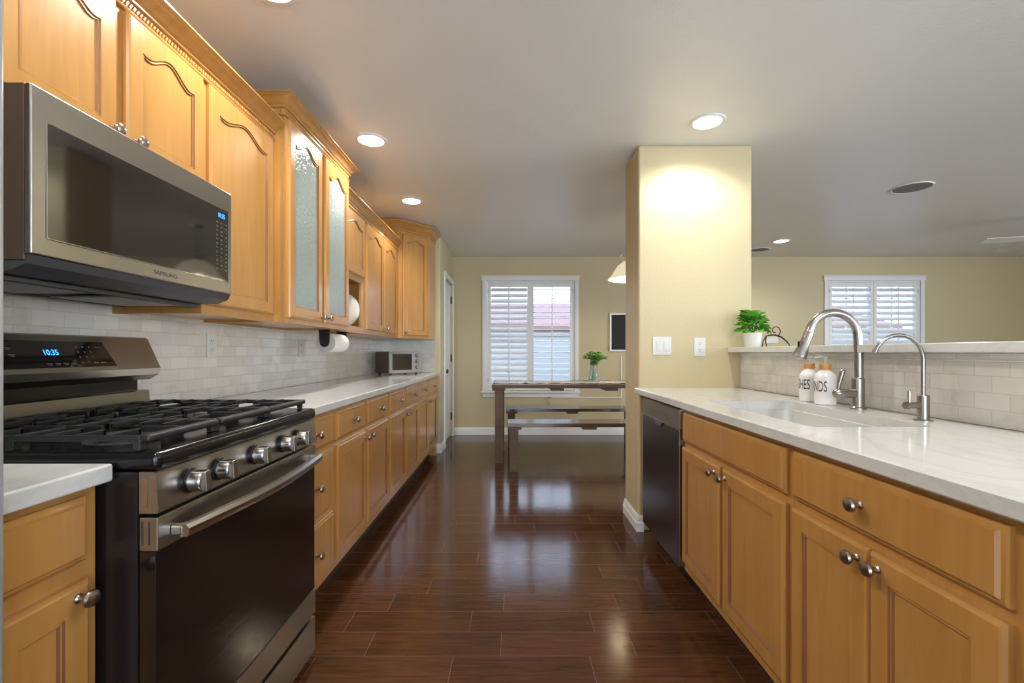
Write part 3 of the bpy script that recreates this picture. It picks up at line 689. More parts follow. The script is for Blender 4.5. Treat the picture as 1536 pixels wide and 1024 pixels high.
# grates: three sections
for gi, (a, b_) in enumerate(((RY0+.012, 1.178), (1.182, 1.428), (1.432, RY1-.012))):
    bm = nb(); gx0, gx1 = -1.30, -.775; z0, z1 = .944, .957; bw = .005
    for xx in (gx0, gx1): box(bm, xx-bw, xx+bw, a, b_, z0, z1, .003)
    for yy in (a+bw, b_-bw): box(bm, gx0, gx1, yy-bw, yy+bw, z0, z1, .003)
    xm = (gx0+gx1)/2; ym = (a+b_)/2
    box(bm, xm-bw, xm+bw, a, b_, z0, z1, .003)
    # fingers crossing from the sides, leaving a gap over the burners
    for xx in (gx0+.065, gx0+.13, gx0+.195, gx1-.195, gx1-.13, gx1-.065):
        ln = .085 if abs(abs(xx-xm)-.13) > .02 else .07
        for (s0, sg) in ((a, 1), (b_, -1)):
            y2 = s0+sg*ln; box(bm, xx-.0045, xx+.0045, s0, y2, z0+.001, z1+.002, .002); box(bm, xx-.0045, xx+.0045, y2-sg*.009, y2, z0-.006, z1+.002, .002)
    for xc in ((gx0+xm)/2, (gx1+xm)/2):
        box(bm, xc-.13, xc-.045, ym-.0045, ym+.0045, z0+.001, z1+.002, .002); box(bm, xc+.045, xc+.13, ym-.0045, ym+.0045, z0+.001, z1+.002, .002)
    for xx in (gx0, xm, gx1):
        for yy in (a+bw, b_-bw): box(bm, xx-.008, xx+.008, yy-.008, yy+.008, .9255, z0+.004, .003)
    # rolled front rail
    box(bm, gx1-.002, gx1+.022, a+.004, b_-.004, .942, .958, .006, 3)
    obj('grate', bm, 'cast_iron', t)
# ------------------------------------------------------------------ outlets and switches
def outlet(side, a, w, z, wd, ht, label, kind='outlet', name='wall_outlet', mt_='plastic_white', group=None):
    """a along axis, w plane"""
    t = thing(name, label, 'outlet' if kind == 'outlet' else 'switch', {'L': (w, a, z), 'R': (w, a, z), 'F': (a, w, z)}[side], group)
    bm = nb(); box(bm, -wd/2, wd/2, -ht/2, ht/2, .0004, .006, .0025, 2); bm.transform(frame(side, a, w, z)); obj('cover_plate', bm, mt_, t)
    if kind == 'outlet':
        bm = nb(); lst = ((.021,), (-.021,))
        for (vv,) in lst: lathe(bm, [(0, .0005), (.0165, .0005), (.0165, .0035), (0, .0035)], (0, vv, .0045), 'Z', 20, 0)
        for (vv,) in lst:
            for uu in (-.006, .006): box(bm, uu-.0012, uu+.0012, vv+.0005, vv+.008, .0081, .0085, mi=1)
            box(bm, -.002, .002, vv-.009, vv-.005, .0081, .0085, mi=1)
        bm.transform(frame(side, a, w, z)); obj('socket', bm, [mt_, 'slot_dark'], t)
    elif kind == 'switch':
        for uu in (-.023, .023):
            bm = nb(); box(bm, uu-.0165, uu+.0165, -.033, .033, .005, .0085, .001); box(bm, uu-.0125, uu+.0125, -.028, .028, .0075, .0115, .003); bm.transform(frame(side, a, w, z)); obj('rocker', bm, mt_, t)
    return t
outlet('F', .948, PY0, 1.17, .118, .114, 'white double rocker switch plate on the cream pillar', 'switch', 'light_switch')
outlet('F', 1.186, PY0, 1.163, .072, .116, 'white outlet on the cream pillar, right of the switches')
outlet('L', 2.19, XL+.012, 1.16, .072, .116, 'white outlet on the tiled backsplash beside the range')
outlet('L', 3.12, XL+.012, 1.155, .072, .116, 'beige outlet on the tiled backsplash left of the paper towels')
outlet('F', 3.57, YB, 1.295, .16, .075, 'white switch plate on the far yellow wall behind the iron scroll', 'plain', 'light_switch')

# ------------------------------------------------------------------ paper towel holder
t = thing('paper_towel_holder', 'black under-cabinet paper towel holder below the glass-front cabinet', 'holder', (-1.16, 2.95, ZT))
for k, Y in enumerate((2.812, 3.095)):
    bm = nb(); pr = [(-1.195, ZT-.001), (-1.125, ZT-.001), (-1.13, 1.19), (-1.137, 1.172), (-1.15, 1.163), (-1.17, 1.163), (-1.183, 1.172), (-1.19, 1.19)]
    prism(bm, pr, 'Y', Y, Y+.010); bmesh.ops.bevel(bm, geom=bm.edges[:], offset=.002, segments=2, affect='EDGES'); obj('arm', bm, 'black_gloss', t)
bm = nb(); tube(bm, [(-1.16, 2.822, 1.19), (-1.16, 3.095, 1.19)], .012, 16); obj('rod', bm, 'black_matte', t)
bm = nb(); lathe(bm, [(.0125, 0), (.020, 0), (.0205, .001), (.058, .001), (.060, .004), (.060, .24), (.058, .243), (.02, .243), (.0125, .243)], (-1.16, 2.835, 1.19), 'Y', 40)
for f in bm.faces:
    c_ = f.calc_center_median()
    if c_.y < 2.838: f.material_index = 1
o = obj('paper_towel_roll', bm, ['paper', 'paper_end']); tag(o, 'white paper towel roll hanging under the glass-front cabinet', 'paper towel'); origin(o, (-1.16, 2.835, 1.19))

# ------------------------------------------------------------------ toaster oven
phi = math.radians(46)
t = thing('toaster_oven', 'small stainless toaster oven turned diagonally in the counter corner', 'toaster oven', (-1.175, 4.70, .905), None, phi)
RT = Matrix.Translation(t.location) @ Matrix.Rotation(phi, 4, 'Z')   # local: front = -Y, right = +X
def tpart(name, bm, m_, par): bm.transform(RT); return obj(name, bm, m_, par)
w, dpt, h = .37, .27, .215
bm = nb(); box(bm, -w/2, w/2, -dpt/2+.018, dpt/2, .016, .016+h, .008, 3); tpart('body', bm, 'toaster_side', t)
bm = nb(); box(bm, -w/2, w/2, -dpt/2, -dpt/2+.0178, .014, .018+h, .005, 3); fp = tpart('front_panel', bm, 'toaster_steel', t)
bm = nb(); box(bm, -w/2+.035, .075, -dpt/2-.004, -dpt/2-.0002, .045, .018+h-.028, .002); tpart('door', bm, 'dark_glass', fp)
bm = nb(); tube(bm, [(-w/2+.03, -dpt/2-.025, .018+h-.018), (.08, -dpt/2-.025, .018+h-.018)], .006, 10)
for x in (-w/2+.035, .075): box(bm, x-.004, x+.004, -dpt/2-.025, -dpt/2-.0003, .018+h-.022, .018+h-.014)
tpart('door_handle', bm, 'toaster_steel', fp)
for zz in (.062, .122, .182):
    bm = nb(); lathe(bm, [(0, .0004), (.02, .0004), (.019, .016), (.016, .02), (0, .02)], (.138, -dpt/2, zz+.01), '-Y', 20); box(bm, .136, .140, -dpt/2-.025, -dpt/2-.018, zz-.006, zz+.026); tpart('knob', bm, 'toaster_steel', fp)
for x in (-w/2+.035, w/2-.035):
    for y in (-dpt/2+.035, dpt/2-.035):
        bm = nb(); lathe(bm, [(0, .0002), (.014, .0002), (.016, .015), (0, .018)], (x, y, 0)); tpart('foot', bm, 'black_matte', t)

# ================================================================== RIGHT SIDE
FR = .812; XBK = 1.44
# dishwasher
t = thing('dishwasher', 'dark stainless dishwasher next to the pillar', 'dishwasher', (1.1, 2.44, 0))
bm = nb(); box(bm, FR+.004, 1.40, 2.144, 2.742, .10, .862); obj('tub', bm, 'black_matte', t)
bm = nb(); box(bm, .786, FR+.003, 2.146, 2.738, .112, .765, .004, 3); dr = obj('door', bm, 'steel_dark', t)
bm = nb(); prism(bm, [(.786, .766), (FR+.003, .766), (FR+.003, .860), (.796, .860), (.788, .852)], 'Y', 2.146, 2.738); cpn = obj('control_panel', bm, 'steel', t)
bm = nb()
for i in range(9): y = 2.30+i*.035; box(bm, .7868, .7875, y-.008, y+.008, .81, .8125); box(bm, .7868, .7875, y-.004, y+.006, .826, .828)
obj('legends', bm, 'vent_grey', cpn)
bm = nb(); pr = [(2.36, .766), (2.52, .766), (2.50, .748), (2.47, .738), (2.41, .738), (2.38, .748)]; prism(bm, pr, 'X', .779, .7858); obj('pocket_handle', bm, 'steel_brush', dr)
bm = nb(); box(bm, .87, 1.40, 2.15, 2.735, 0, .10); obj('toe_kick', bm, 'black_matte', t)
bm = nb(); box(bm, FR, XBK, 2.743, 2.762, .11, .868); o = obj('end_panel', bm, 'maple'); tag(o, 'narrow maple end panel between dishwasher and pillar', 'panel'); origin(o, (1.1, 2.75, 0))
# sink base cabinet
t = base_cab(1.311, 2.142, 'maple sink base cabinet with one wide false front over two doors', [('drawer', 1.331, 2.128, DT0, DT1, None), ('door', 1.752, 2.128, DO0, DO1, (1.782, .660)), ('door', 1.331, 1.722, DO0, DO1, (1.692, .660))], side='R', ff=FR, xback=XBK)
# hollow it for the sink basin
bm = nb(); box(bm, FR, FR+.02, 1.3115, 2.1415, .11, .868); box(bm, FR+.02, XBK, 1.3115, 1.33, .11, .868); box(bm, FR+.02, XBK, 2.123, 2.1415, .11, .868); box(bm, XBK-.012, XBK, 1.33, 2.123, .11, .868); box(bm, FR+.02, XBK-.012, 1.33, 2.123, .11, .13)
for ch in t.children:
    if ch.name.startswith('carcass'): bm.transform(Matrix.Translation(-t.location)); bm.to_mesh(ch.data); bm.free(); break
base_cab(.712, 1.310, 'maple base cabinet with one knobbed drawer over two doors, nearest right', [('drawer', .734, 1.297, DT0, DT1, (1.035, .783)), ('door', 1.0165, 1.297, DO0, DO1, (1.045, .660)), ('door', .734, 1.0125, DO0, DO1, (.985, .660))], side='R', ff=FR, xback=XBK)
base_cab(-.20, .711, 'maple base cabinet past the right edge of the view, beside the two-door drawer cabinet', [('drawer', -.18, .66, DT0, DT1, (.24, .783)), ('door', .255, .66, DO0, DO1, (.29, .66)), ('door', -.18, .225, DO0, DO1, (.19, .66))], side='R', ff=FR, xback=XBK)
# countertop with sink cut-out
SX0, SX1, SY0, SY1 = .900, 1.275, 1.37, 2.09
bm = nb(); X0, X1, Y0, Y1, Z0, Z1 = .776, 1.4445, -.2, PY0-.0005, .869, .905; Rr = .03
def rr(x0, x1, y0, y1, r, n=6):
    pts = []
    for (cx, cy, a0) in ((x1-r, y0+r, -PI/2), (x1-r, y1-r, 0), (x0+r, y1-r, PI/2), (x0+r, y0+r, PI)):
        for i in range(n+1): a = a0+PI/2*i/n; pts.append((cx+r*math.cos(a), cy+r*math.sin(a)))
    return pts
inner = rr(SX0, SX1, SY0, SY1, Rr); k = len(inner); n6 = k//4
def outer_pt(i):
    q = i//n6; return ((X1, Y0), (X1, Y1), (X0, Y1), (X0, Y0))[q]
for (z, flip) in ((Z1, 0), (Z0, 1)):
    pass
e = .004
OUT = [[(X0+e, X1-e, Y0+e, Y1-e, Z1), (X0, X1, Y0, Y1, Z1-e), (X0, X1, Y0, Y1, Z0+e), (X0+e, X1-e, Y0+e, Y1-e, Z0)][j] for j in range(4)]
orings = []
for (a, b_, c_, d_, z) in OUT:
    orings.append([bm.verts.new((x, y, z)) for (x, y) in ((b_, c_), (b_, d_), (a, d_), (a, c_))])
for A_, B_ in zip(orings[:-1], orings[1:]):
    for j in range(4): bm.faces.new((A_[j], A_[(j+1) % 4], B_[(j+1) % 4], B_[j]))
it = [bm.verts.new((x, y, Z1)) for x, y in inner]; ib = [bm.verts.new((x, y, Z0)) for x, y in inner]
for j in range(k): bm.faces.new((it[j], it[(j+1) % k], ib[(j+1) % k], ib[j]))
for (ring, O) in ((it, orings[0]), (ib, orings[-1])):
    for q in range(4):
        seg_ = ring[q*n6:(q+1)*n6]
        for i in range(n6-1): bm.faces.new((O[q], seg_[i], seg_[i+1]))
        bm.faces.new((O[q], seg_[-1], ring[((q+1)*n6) % k], O[(q+1) % 4]))
o = obj('countertop', bm, 'quartz', ang=25); tag(o, 'white quartz countertop on the right with the sink cut-out', 'countertop'); origin(o, (1.1, 1.3, .869))
# sink
t = thing('sink', 'undermount rectangular sink in the right countertop', 'sink', (1.09, 1.73, .66))
bm = nb(); prev = None; R1 = []
for (ins, z) in ((-.02, .868), (-.002, .8682), (0, .866), (.004, .72), (.012, .69), (.04, .675)):
    R1.append([bm.verts.new((x, y, z)) for x, y in rr(SX0+ins, SX1-ins, SY0+ins, SY1-ins, .03+max(0, ins))])
for A_, B_ in zip(R1[:-1], R1[1:]):
    for j in range(k): bm.faces.new((A_[j], A_[(j+1) % k], B_[(j+1) % k], B_[j]))
bm.faces.new(R1[-1])
for f in bm.faces: f.normal_flip()
so = obj('basin', bm, 'sink', t, recalc=False); md = so.modifiers.new('s', 'SOLIDIFY'); md.thickness = .002; md.offset = -1
bm = nb(); lathe(bm, [(0, 0), (.045, 0), (.045, .003), (.03, .004), (0, .002)], (1.09, 1.73, .6752), seg=24); obj('drain', bm, 'steel_brush', t)
# ledge cap on the half wall
bm = nb(); box(bm, 1.362, 1.70, -.9, PY0-.0005, 1.1285, 1.160, .004, 3); o = obj('ledge', bm, 'quartz'); tag(o, 'raised white quartz ledge capping the half wall behind the sink', 'ledge'); origin(o, (1.53, 1, 1.1285))
# faucets
ZCt = .905
def arc(cx, cz, r, a0, a1, n, y): return [(cx+r*math.cos(a0+(a1-a0)*i/n), y, cz+r*math.sin(a0+(a1-a0)*i/n)) for i in range(n+1)]
fx, fy = 1.372, 1.806
t = thing('kitchen_faucet', 'large brushed steel gooseneck faucet with pull-down spray head', 'faucet', (fx, fy, ZCt))
bm = nb(); lathe(bm, [(0, .0004), (.027, .0004), (.027, .006), (.0225, .010), (.0225, .118), (.019, .124), (0, .124)], (fx, fy, ZCt), seg=28); bd = obj('body', bm, 'faucet_steel', t)
r = .098; cz = 1.188; pts = [(fx+.004, fy, ZCt+.12), (fx+.004, fy, 1.10), (fx+.002, fy, 1.15)]+arc(fx-r, cz, r, 0, PI*.93, 22, fy)
bm = nb(); tube(bm, pts, .0155, 18); obj('spout', bm, 'faucet_steel', t)
ex, ez = pts[-1][0], pts[-1][2]; dx, dz = pts[-1][0]-pts[-2][0], pts[-1][2]-pts[-2][2]; l_ = math.hypot(dx, dz); dx /= l_; dz /= l_; dx -= .10; l_ = math.hypot(dx, dz); dx /= l_; dz /= l_
bm = nb(); q = [(ex+dx*s_, fy, ez+dz*s_) for s_ in (-.002, 0, .02, .055, .095, .108, .112)]
tube(bm, q, [.0162, .0175, .0175, .0185, .0255, .026, .022], 20); hd_ = obj('spray_head', bm, 'faucet_steel', t)
bm = nb(); p0 = Vector((ex+dx*.06, fy, ez+dz*.06)); box(bm, -.006, .006, -.008, .008, -.014, .014, .003); bm.transform(Matrix.Translation(p0+Vector((-.0165, -.004, .006)))); obj('spray_button', bm, 'black_gloss', hd_)
bm = nb(); lathe(bm, [(0, -.0), (.0185, 0), (.0185, .052), (.0205, .053), (.0205, .062), (.017, .075), (.010, .081), (0, .082)], (fx-.018, fy-.004, ZCt+.062), '-X', 24)
obj('handle_hub', bm, 'faucet_steel', t)
bm = nb(); tube(bm, [(fx-.082, fy-.004, ZCt+.074), (fx-.079, fy-.006, ZCt+.10), (fx-.067, fy-.010, ZCt+.152), (fx-.066, fy-.010, ZCt+.156)], [.0065, .0075, .0095, .006], 12); obj('handle', bm, 'faucet_steel', t)
gx, gy = 1.352, 1.497
t = thing('filter_faucet', 'small thin gooseneck drinking water faucet, nearer than the large faucet', 'faucet', (gx, gy, ZCt))
bm = nb(); lathe(bm, [(0, .0004), (.026, .0004), (.026, .003), (.0165, .006), (.0165, .082), (.014, .085), (0, .085)], (gx, gy, ZCt), seg=24); obj('body', bm, 'faucet_steel', t)
r = .081; pts = [(gx, gy, ZCt+.08), (gx, gy, 1.05)]+arc(gx-r, 1.105, r, 0, PI*.86, 20, gy)
bm = nb(); tube(bm, pts, .0062, 12); a_ = Vector(pts[-1]); b_ = Vector(pts[-2]); dd_ = (a_-b_).normalized(); tube(bm, [a_, a_+dd_*.012], .0075, 12); obj('spout', bm, 'faucet_steel', t)
bm = nb(); lathe(bm, [(0, 0), (.0105, 0), (.0105, .036), (.012, .037), (.012, .048), (0, .050)], (gx-.012, gy, ZCt+.05), '-X', 18); tube(bm, [(gx-.046, gy, ZCt+.058), (gx-.046, gy, ZCt+.098)], .0042, 8); obj('handle', bm, 'faucet_steel', t)
# soap bottles
def soap(x, y, word, label, yaw):
    t = thing('soap_bottle', label, 'soap dispenser', (x, y, ZCt), 'soap bottles by the sink'); R0 = .0405
    bm = nb(); lathe(bm, [(0, .0004), (R0-.004, .0004), (R0, .005), (R0, .112), (R0-.003, .126), (R0-.013, .140), (.019, .146), (.0185, .150), (0, .150)], (x, y, ZCt), seg=40); bt = obj('bottle', bm, 'bottle_white', t)
    bm = nb(); lathe(bm, [(0, .1503), (.0215, .1503), (.0215, .173), (.019, .175), (0, .175)], (x, y, ZCt), seg=28); obj('collar', bm, 'bamboo', t)
    bm = nb(); tube(bm, [(x, y, ZCt+.1752), (x, y, ZCt+.200)], .006, 12); lathe(bm, [(0, .198), (.011, .198), (.011, .206), (0, .208)], (x, y, ZCt), seg=16)
    tube(bm, [(x, y, ZCt+.203), (x-.024, y+.012, ZCt+.204), (x-.036, y+.018, ZCt+.199)], [.0055, .005, .004], 10); obj('pump', bm, 'pump_clear', t)
    mt = Matrix.Translation((x, y, ZCt+.058)) @ Matrix.Rotation(yaw, 4, 'Z') @ frame('R', 0, 0, 0)
    text(word, .064, mt, 'slot_dark', bt, 'lettering', .0004, xs=.44, bend=R0)
    return t
soap(1.362, 2.085, 'DISHES', 'white soap bottle lettered DISHES with bamboo collar, the one farther back', -.04)
soap(1.345, 1.955, 'HANDS', 'white soap bottle lettered HANDS with bamboo collar, beside the large faucet', -.04)
# potted plant on ledge
def leafm(bm, base, dirv, L, Wd, droop, mi=0, cup=.25):
    base = Vector(base); d_ = Vector(dirv).normalized(); side = d_.cross(Vector((0, 0, 1)))
    if side.length < .05: side = Vector((1, 0, 0))
    side.normalize(); up = side.cross(d_); n = 6; rows = []
    for i in range(n+1):
        q = i/n; ww = Wd*math.sin(PI*min(1, (q*.93+.05)))**.8 if q < 1 else .0004
        c = base+d_*L*q+Vector((0, 0, -droop*L*q*q))
        rows.append([bm.verts.new(c-side*ww/2+up*ww*cup), bm.verts.new(c), bm.verts.new(c+side*ww/2+up*ww*cup)])
    for A_, B_ in zip(rows[:-1], rows[1:]):
        for j in range(2): f = bm.faces.new((A_[j], A_[j+1], B_[j+1], B_[j])); f.material_index = mi
t = thing('potted_plant', 'small green leafy plant in a white pot on the ledge', 'plant', (1.452, 2.75, 1.160))
bm = nb(); lathe(bm, [(0, .0004), (.041, .0004), (.043, .003), (.0535, .082), (.055, .086), (.051, .086), (.049, .072), (0, .070)], (1.452, 2.75, 1.160), seg=32); obj('pot', bm, 'porcelain', t)
bm = nb(); random.seed(11)
for i in range(70):
    a = random.random()*2*PI; el = random.random()**.8; R_ = .02+.045*(1-el*.5)*random.random()
    z = 1.250+.10*el; dirv = (math.cos(a), math.sin(a), .1+1.1*el); leafm(bm, (1.452+R_*math.cos(a)*.8, 2.75+R_*math.sin(a)*.8, z), dirv, .058+.02*random.random(), .056, .3, random.choice((0, 0, 1)))
for i in range(14):
    a = i*2.4; tube(bm, [(1.452, 2.75, 1.232), (1.452+.03*math.cos(a), 2.75+.03*math.sin(a), 1.29)], .002, 5, 1)
fo = obj('foliage', bm, ['leaf', 'leaf_dark'], t)
# iron scroll
bm = nb(); Y = 2.72
def spiral(cx, cz, r0, r1, a0, a1, n=22): return [(cx+(r0+(r1-r0)*i/n)*math.cos(a0+(a1-a0)*i/n), Y, cz+(r0+(r1-r0)*i/n)*math.sin(a0+(a1-a0)*i/n)) for i in range(n+1)]
tube(bm, [(1.515, Y, 1.224), (1.54, Y, 1.232), (1.575, Y, 1.232), (1.61, Y, 1.220), (1.64, Y, 1.195), (1.662, Y, 1.165)], [.003, .004, .005, .005, .004, .003], 8)
tube(bm, spiral(1.573, 1.258, .034, .010, -PI*.35, PI*1.55), .0028, 8)
tube(bm, spiral(1.535, 1.243, .016, .005, -PI*.5, PI*1.3), .0025, 8)
tube(bm, [(1.52, Y, 1.226), (1.515, Y-.0, 1.20), (1.52, Y, 1.163)], .003, 8); tube(bm, [(1.52, Y, 1.226), (1.55, Y+.09, 1.20), (1.56, Y+.12, 1.163)], .003, 8)
o = obj('iron_stand', bm, 'iron_black'); tag(o, 'black wrought iron scroll stand on the ledge beside the potted plant', 'stand'); origin(o, (1.55, Y, 1.16))

# ================================================================== DINING
t = thing('dining_table', 'dark wooden dining table in front of the shuttered window', 'table', (.73, 4.95, 0))
TX0, TX1, TY0, TY1, TZ = -.205, 1.66, 4.62, 5.32, .80
bm = nb(); box(bm, TX0, TX1, TY0, TY1, TZ-.038, TZ, .004, 2); obj('tabletop', bm, 'table_wood', t)
for x in (TX0+.03, TX1-.115):
    for y in (TY0+.02, TY1-.105): bm = nb(); box(bm, x, x+.085, y, y+.085, 0, TZ-.064, .003); obj('leg', bm, 'table_wood', t)
for x in (TX0+.004, .40, .95, TX1-.134): bm = nb(); box(bm, x, x+.13, TY0+.01, TY1-.01, TZ-.063, TZ-.0385, .002); obj('crossbar', bm, 'table_wood', t)
bm = nb(); random.seed(4); nx, ny = 60, 6; g_ = []
for i in range(nx+1):
    g_.append([bm.verts.new((TX0+.01+(TX1-TX0-.02)*i/nx, 4.78+.36*j/ny+.01*math.sin(i*.7), TZ+.006+.003*math.sin(i*1.3+j)+(.006 if (i*7+j*3) % 11 == 0 else 0))) for j in range(ny+1)])
for i in range(nx):
    for j in range(ny): bm.faces.new((g_[i][j], g_[i+1][j], g_[i+1][j+1], g_[i][j+1]))
o = obj('table_runner', bm, 'runner', recalc=True); md = o.modifiers.new('s', 'SOLIDIFY'); md.thickness = .003; md.offset = -1; tag(o, 'white and grey patterned runner along the dining table', 'table runner'); origin(o, (.73, 4.96, TZ))
def bench(x0, x1, y0, y1, label):
    t = thing('bench', label, 'bench', ((x0+x1)/2, (y0+y1)/2, 0), 'benches at the dining table'); z = .462
    bm = nb(); box(bm, x0, x1, y0, y1, z-.036, z, .004, 2); obj('seat', bm, 'bench_wood', t)
    for x in (x0+.02, x1-.105):
        for y in (y0+.015, y1-.10): bm = nb(); box(bm, x, x+.085, y, y+.085, 0, z-.062, .003); obj('leg', bm, 'table_wood', t)
    for x in (x0+.004, (x0+x1)/2-.06, x1-.134): bm = nb(); box(bm, x, x+.13, y0+.008, y1-.008, z-.061, z-.0365, .002); obj('crossbar', bm, 'table_wood', t)
    return t
bench(-.045, 1.50, 4.27, 4.56, 'wooden bench on the near side of the dining table, its top shining')
bench(-.07, 1.50, 5.38, 5.69, 'wooden bench on the window side, behind the dining table')
# vase
vx, vy = .885, 4.95
t = thing('vase', 'clear glass vase on the dining table runner', 'vase', (vx, vy, TZ+.012))
bm = nb(); lathe(bm, [(0, .002), (.044, .002), (.056, .03), (.060, .07), (.050, .12), (.042, .16), (.046, .19), (.043, .19), (.039, .16), (.047, .12), (.056, .07), (.052, .03), (.04, .008), (0, .008)], (vx, vy, TZ+.012), seg=32); obj('vessel', bm, 'vase_glass', t)
t = thing('greenery', 'bunch of green leafy stems standing in the glass vase', 'plant', (vx, vy, TZ+.022))
bm = nb(); random.seed(21); tips = []
for i in range(22):
    a = random.random()*2*PI; s_ = .04+.12*random.random(); p = [(vx-.02*math.cos(a), vy-.02*math.sin(a), TZ+.03), (vx, vy, TZ+.17), (vx+s_*.5*math.cos(a), vy+s_*.5*math.sin(a), TZ+.26-.1*s_), (vx+s_*math.cos(a), vy+s_*math.sin(a), TZ+.37-s_*.75)]
    tube(bm, p, .0025, 5); tips.append(p)
obj('stem', bm, 'stem_green', t)
bm = nb()
for p in tips:
    for q in range(9):
        f_ = random.random(); b0 = Vector(p[2]).lerp(Vector(p[3]), f_) if random.random() < .8 else Vector(p[1]).lerp(Vector(p[2]), f_); a = random.random()*2*PI
        leafm(bm, b0, (math.cos(a), math.sin(a), .2+.6*random.random()), .055, .026, .4, random.choice((0, 1)))
obj('foliage', bm, ['leaf', 'leaf_dark'], t)
# pendant lamp
px_, py_ = 1.25, 4.73
t = thing('pendant_lamp', 'pendant lamp with a cream glass bell shade, half hidden by the pillar', 'lamp', (px_, py_, 1.88))
bm = nb(); lathe(bm, [(.245, 0), (.250, .004), (.235, .022), (.205, .05), (.185, .09), (.150, .14), (.10, .18), (.045, .20), (.045, .196), (.098, .175), (.146, .136), (.180, .088), (.20, .048), (.23, .019), (.243, .002), (.245, 0)], (px_, py_, 1.885), seg=48); obj('lamp_shade', bm, 'shade_glass', t)
bm = nb(); lathe(bm, [(0, .195), (.05, .195), (.05, .205), (.02, .22), (.012, .26), (.012, .30), (0, .30)], (px_, py_, 1.885), seg=20); tube(bm, [(px_, py_, 2.14), (px_, py_, 2.42)], .006, 8); lathe(bm, [(0, 0), (.065, 0), (.06, -.02), (.02, -.03), (0, -.03)], (px_, py_, ZC-.0006), seg=28)
for i in range(7): bx_ = 2.17+i*.034; lathe(bm, [(.004, -.012), (.013, 0), (.004, .012)], (px_, py_, bx_), seg=10)
obj('stem', bm, 'pewter', t)
for sgn in (0, PI/2, PI, 3*PI/2):
    bm = nb(); n = 26; c0 = math.cos(sgn); s0 = math.sin(sgn); pts = []
    for i in range(n+1):
        a = -PI/2+i/n*PI*1.7; rr_ = .062*(1-.45*i/n); pts.append((px_+(.05+.055+rr_*math.cos(a)-.03)*c0, py_+(.105+rr_*math.cos(a)-.03)*s0, 2.105+rr_*math.sin(a)))
    tube(bm, pts, .005, 8); obj('scroll', bm, 'pewter', t)
bl = bpy.data.lights.new('pendant_bulb', 'POINT'); bl.energy = 9; bl.color = (1, .85, .62); bl.shadow_soft_size = .04; bo = bpy.data.objects.new('pendant_bulb', bl); COL.objects.link(bo); bo.location = (0, 0, .06); bo.parent = t
# chalkboard
t = thing('chalkboard', 'small framed dark board on the far wall right of the shuttered window', 'board', (1.66, YB, 1.14))
bm = nb(); box(bm, 1.362, 1.955, YB-.018, YB-.002, 1.165, 1.64); obj('board', bm, 'chalkboard', t)
bm = nb()
box(bm, 1.335, 1.361, YB-.026, YB-.001, 1.14, 1.668, .004); box(bm, 1.956, 1.982, YB-.026, YB-.001, 1.14, 1.668, .004); box(bm, 1.361, 1.956, YB-.026, YB-.001, 1.14, 1.164, .004); box(bm, 1.361, 1.956, YB-.026, YB-.001, 1.641, 1.668, .004)
obj('frame', bm, 'silver_frame', t)
t = thing('cord_cover', 'thin painted cord channel bent in an L on the far wall under the board', 'cord cover', (1.5, YB, .5))
bm = nb(); box(bm, 1.488, 1.508, YB-.012, YB-.0004, .50, 1.08, .003); box(bm, .54, 1.4875, YB-.012, YB-.0004, .50, .516, .003); obj('channel', bm, 'trim_white', t)
bm = nb(); tube(bm, [(.54, YB-.012, .505), (.50, YB-.02, .52), (.47, YB-.02, .49), (.49, YB-.02, .45), (.53, YB-.02, .44), (.51, YB-.02, .40), (.48, YB-.02, .41)], .005, 8); obj('cord', bm, 'pewter', t)

# ================================================================== CEILING FIXTURES
def downlight(x, y, label, e=14, r=.098):
    t = thing('recessed_light', label, 'light', (x, y, ZC), 'recessed ceiling lights')
    bm = nb(); lathe(bm, [(.074, -.003), (.078, -.008), (.092, -.007), (r, -.0005), (.074, -.0006), (.074, -.003)], (x, y, ZC), seg=40); obj('trim_ring', bm, 'trim_white', t)
    bm = nb(); lathe(bm, [(0, -.004), (.0735, -.004), (.0735, -.0012), (0, -.0012)], (x, y, ZC), seg=32); obj('lens', bm, 'lamp_on', t)
    l = bpy.data.lights.new('downlight', 'SPOT'); l.energy = e; l.spot_size = math.radians(150); l.spot_blend = .6; l.shadow_soft_size = .055; l.color = (1, .955, .88)
    o = bpy.data.objects.new('downlight', l); COL.objects.link(o); o.location = (0, 0, -.02); o.parent = t
    return t
downlight(-.86, 1.62, 'recessed ceiling light at the top edge, nearest over the left counter', 34)
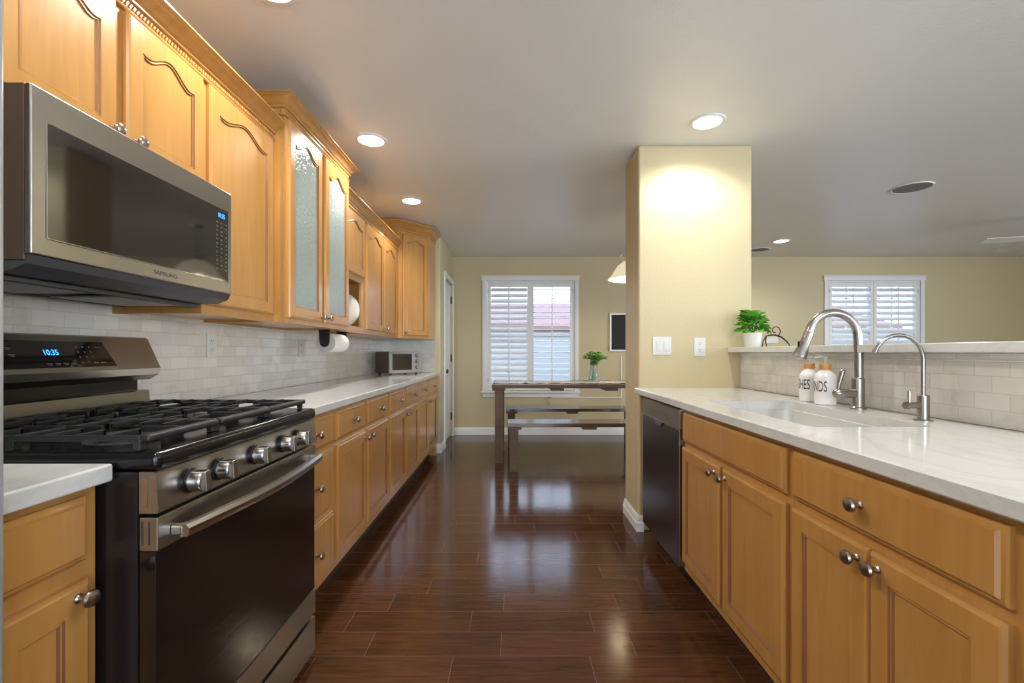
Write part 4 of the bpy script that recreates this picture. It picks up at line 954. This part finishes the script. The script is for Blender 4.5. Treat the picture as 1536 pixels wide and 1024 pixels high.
downlight(-.87, 2.81, 'recessed ceiling light beside the glass-front cabinet', 32)
downlight(-.87, 3.94, 'recessed ceiling light farthest along the left cabinets', 28)
downlight(1.11, 2.587, 'recessed ceiling light shining on the cream pillar', 31)
downlight(3.17, 5.36, 'recessed ceiling light in the far room beyond the half wall', 26)
downlight(-.87, .56, 'added unseen recessed ceiling light over the refrigerator, fill for the cabinet fronts', 34)  # added out of view to light the cabinet fronts
downlight(1.11, .9, 'added recessed ceiling light by the right counter, out of view, for fill', 40)  # another added lamp out of view, fill for the fronts
def speaker(x, y, r, label):
    t = thing('ceiling_speaker', label, 'speaker', (x, y, ZC), 'round ceiling speakers')
    bm = nb(); lathe(bm, [(r-.012, -.004), (r-.006, -.008), (r, -.0005), (r-.012, -.0005), (r-.012, -.004)], (x, y, ZC), seg=40); obj('rim', bm, 'trim_white', t)
    bm = nb(); lathe(bm, [(0, -.007), (r-.013, -.005), (r-.013, -.001), (0, -.001)], (x, y, ZC), seg=40); obj('grille', bm, 'speaker_grey', t)
speaker(3.18, 3.62, .135, 'round grey ceiling speaker, the nearer one above the half wall')
speaker(3.16, 5.81, .12, 'round grey ceiling speaker, the farther one beside the pillar edge')
# ceiling fan: blades reach into the right edge
hx, hy, hz = 5.17, 4.2, 2.20
t = thing('ceiling_fan', 'white ceiling fan at the right edge, only blade tips visible', 'fan', (hx, hy, hz))
bm = nb(); lathe(bm, [(0, -.08), (.06, -.075), (.095, -.04), (.10, .03), (.07, .06), (.015, .07), (.015, .21), (.06, .22), (.065, .2395), (0, .2395)], (hx, hy, hz), seg=32); obj('motor', bm, 'fan_white', t)
for i in range(5):
    a = math.radians(95+72*i-4); bm = nb(); n0 = 0
    box(bm, .14, .66, -.062, .062, -.003, .004, .003); box(bm, .08, .2, -.018, .018, -.008, -.003)
    bm.transform(Matrix.Translation((hx, hy, hz)) @ Matrix.Rotation(a, 4, 'Z') @ Matrix.Rotation(math.radians(10), 4, 'X')); obj('blade', bm, 'fan_white', t)
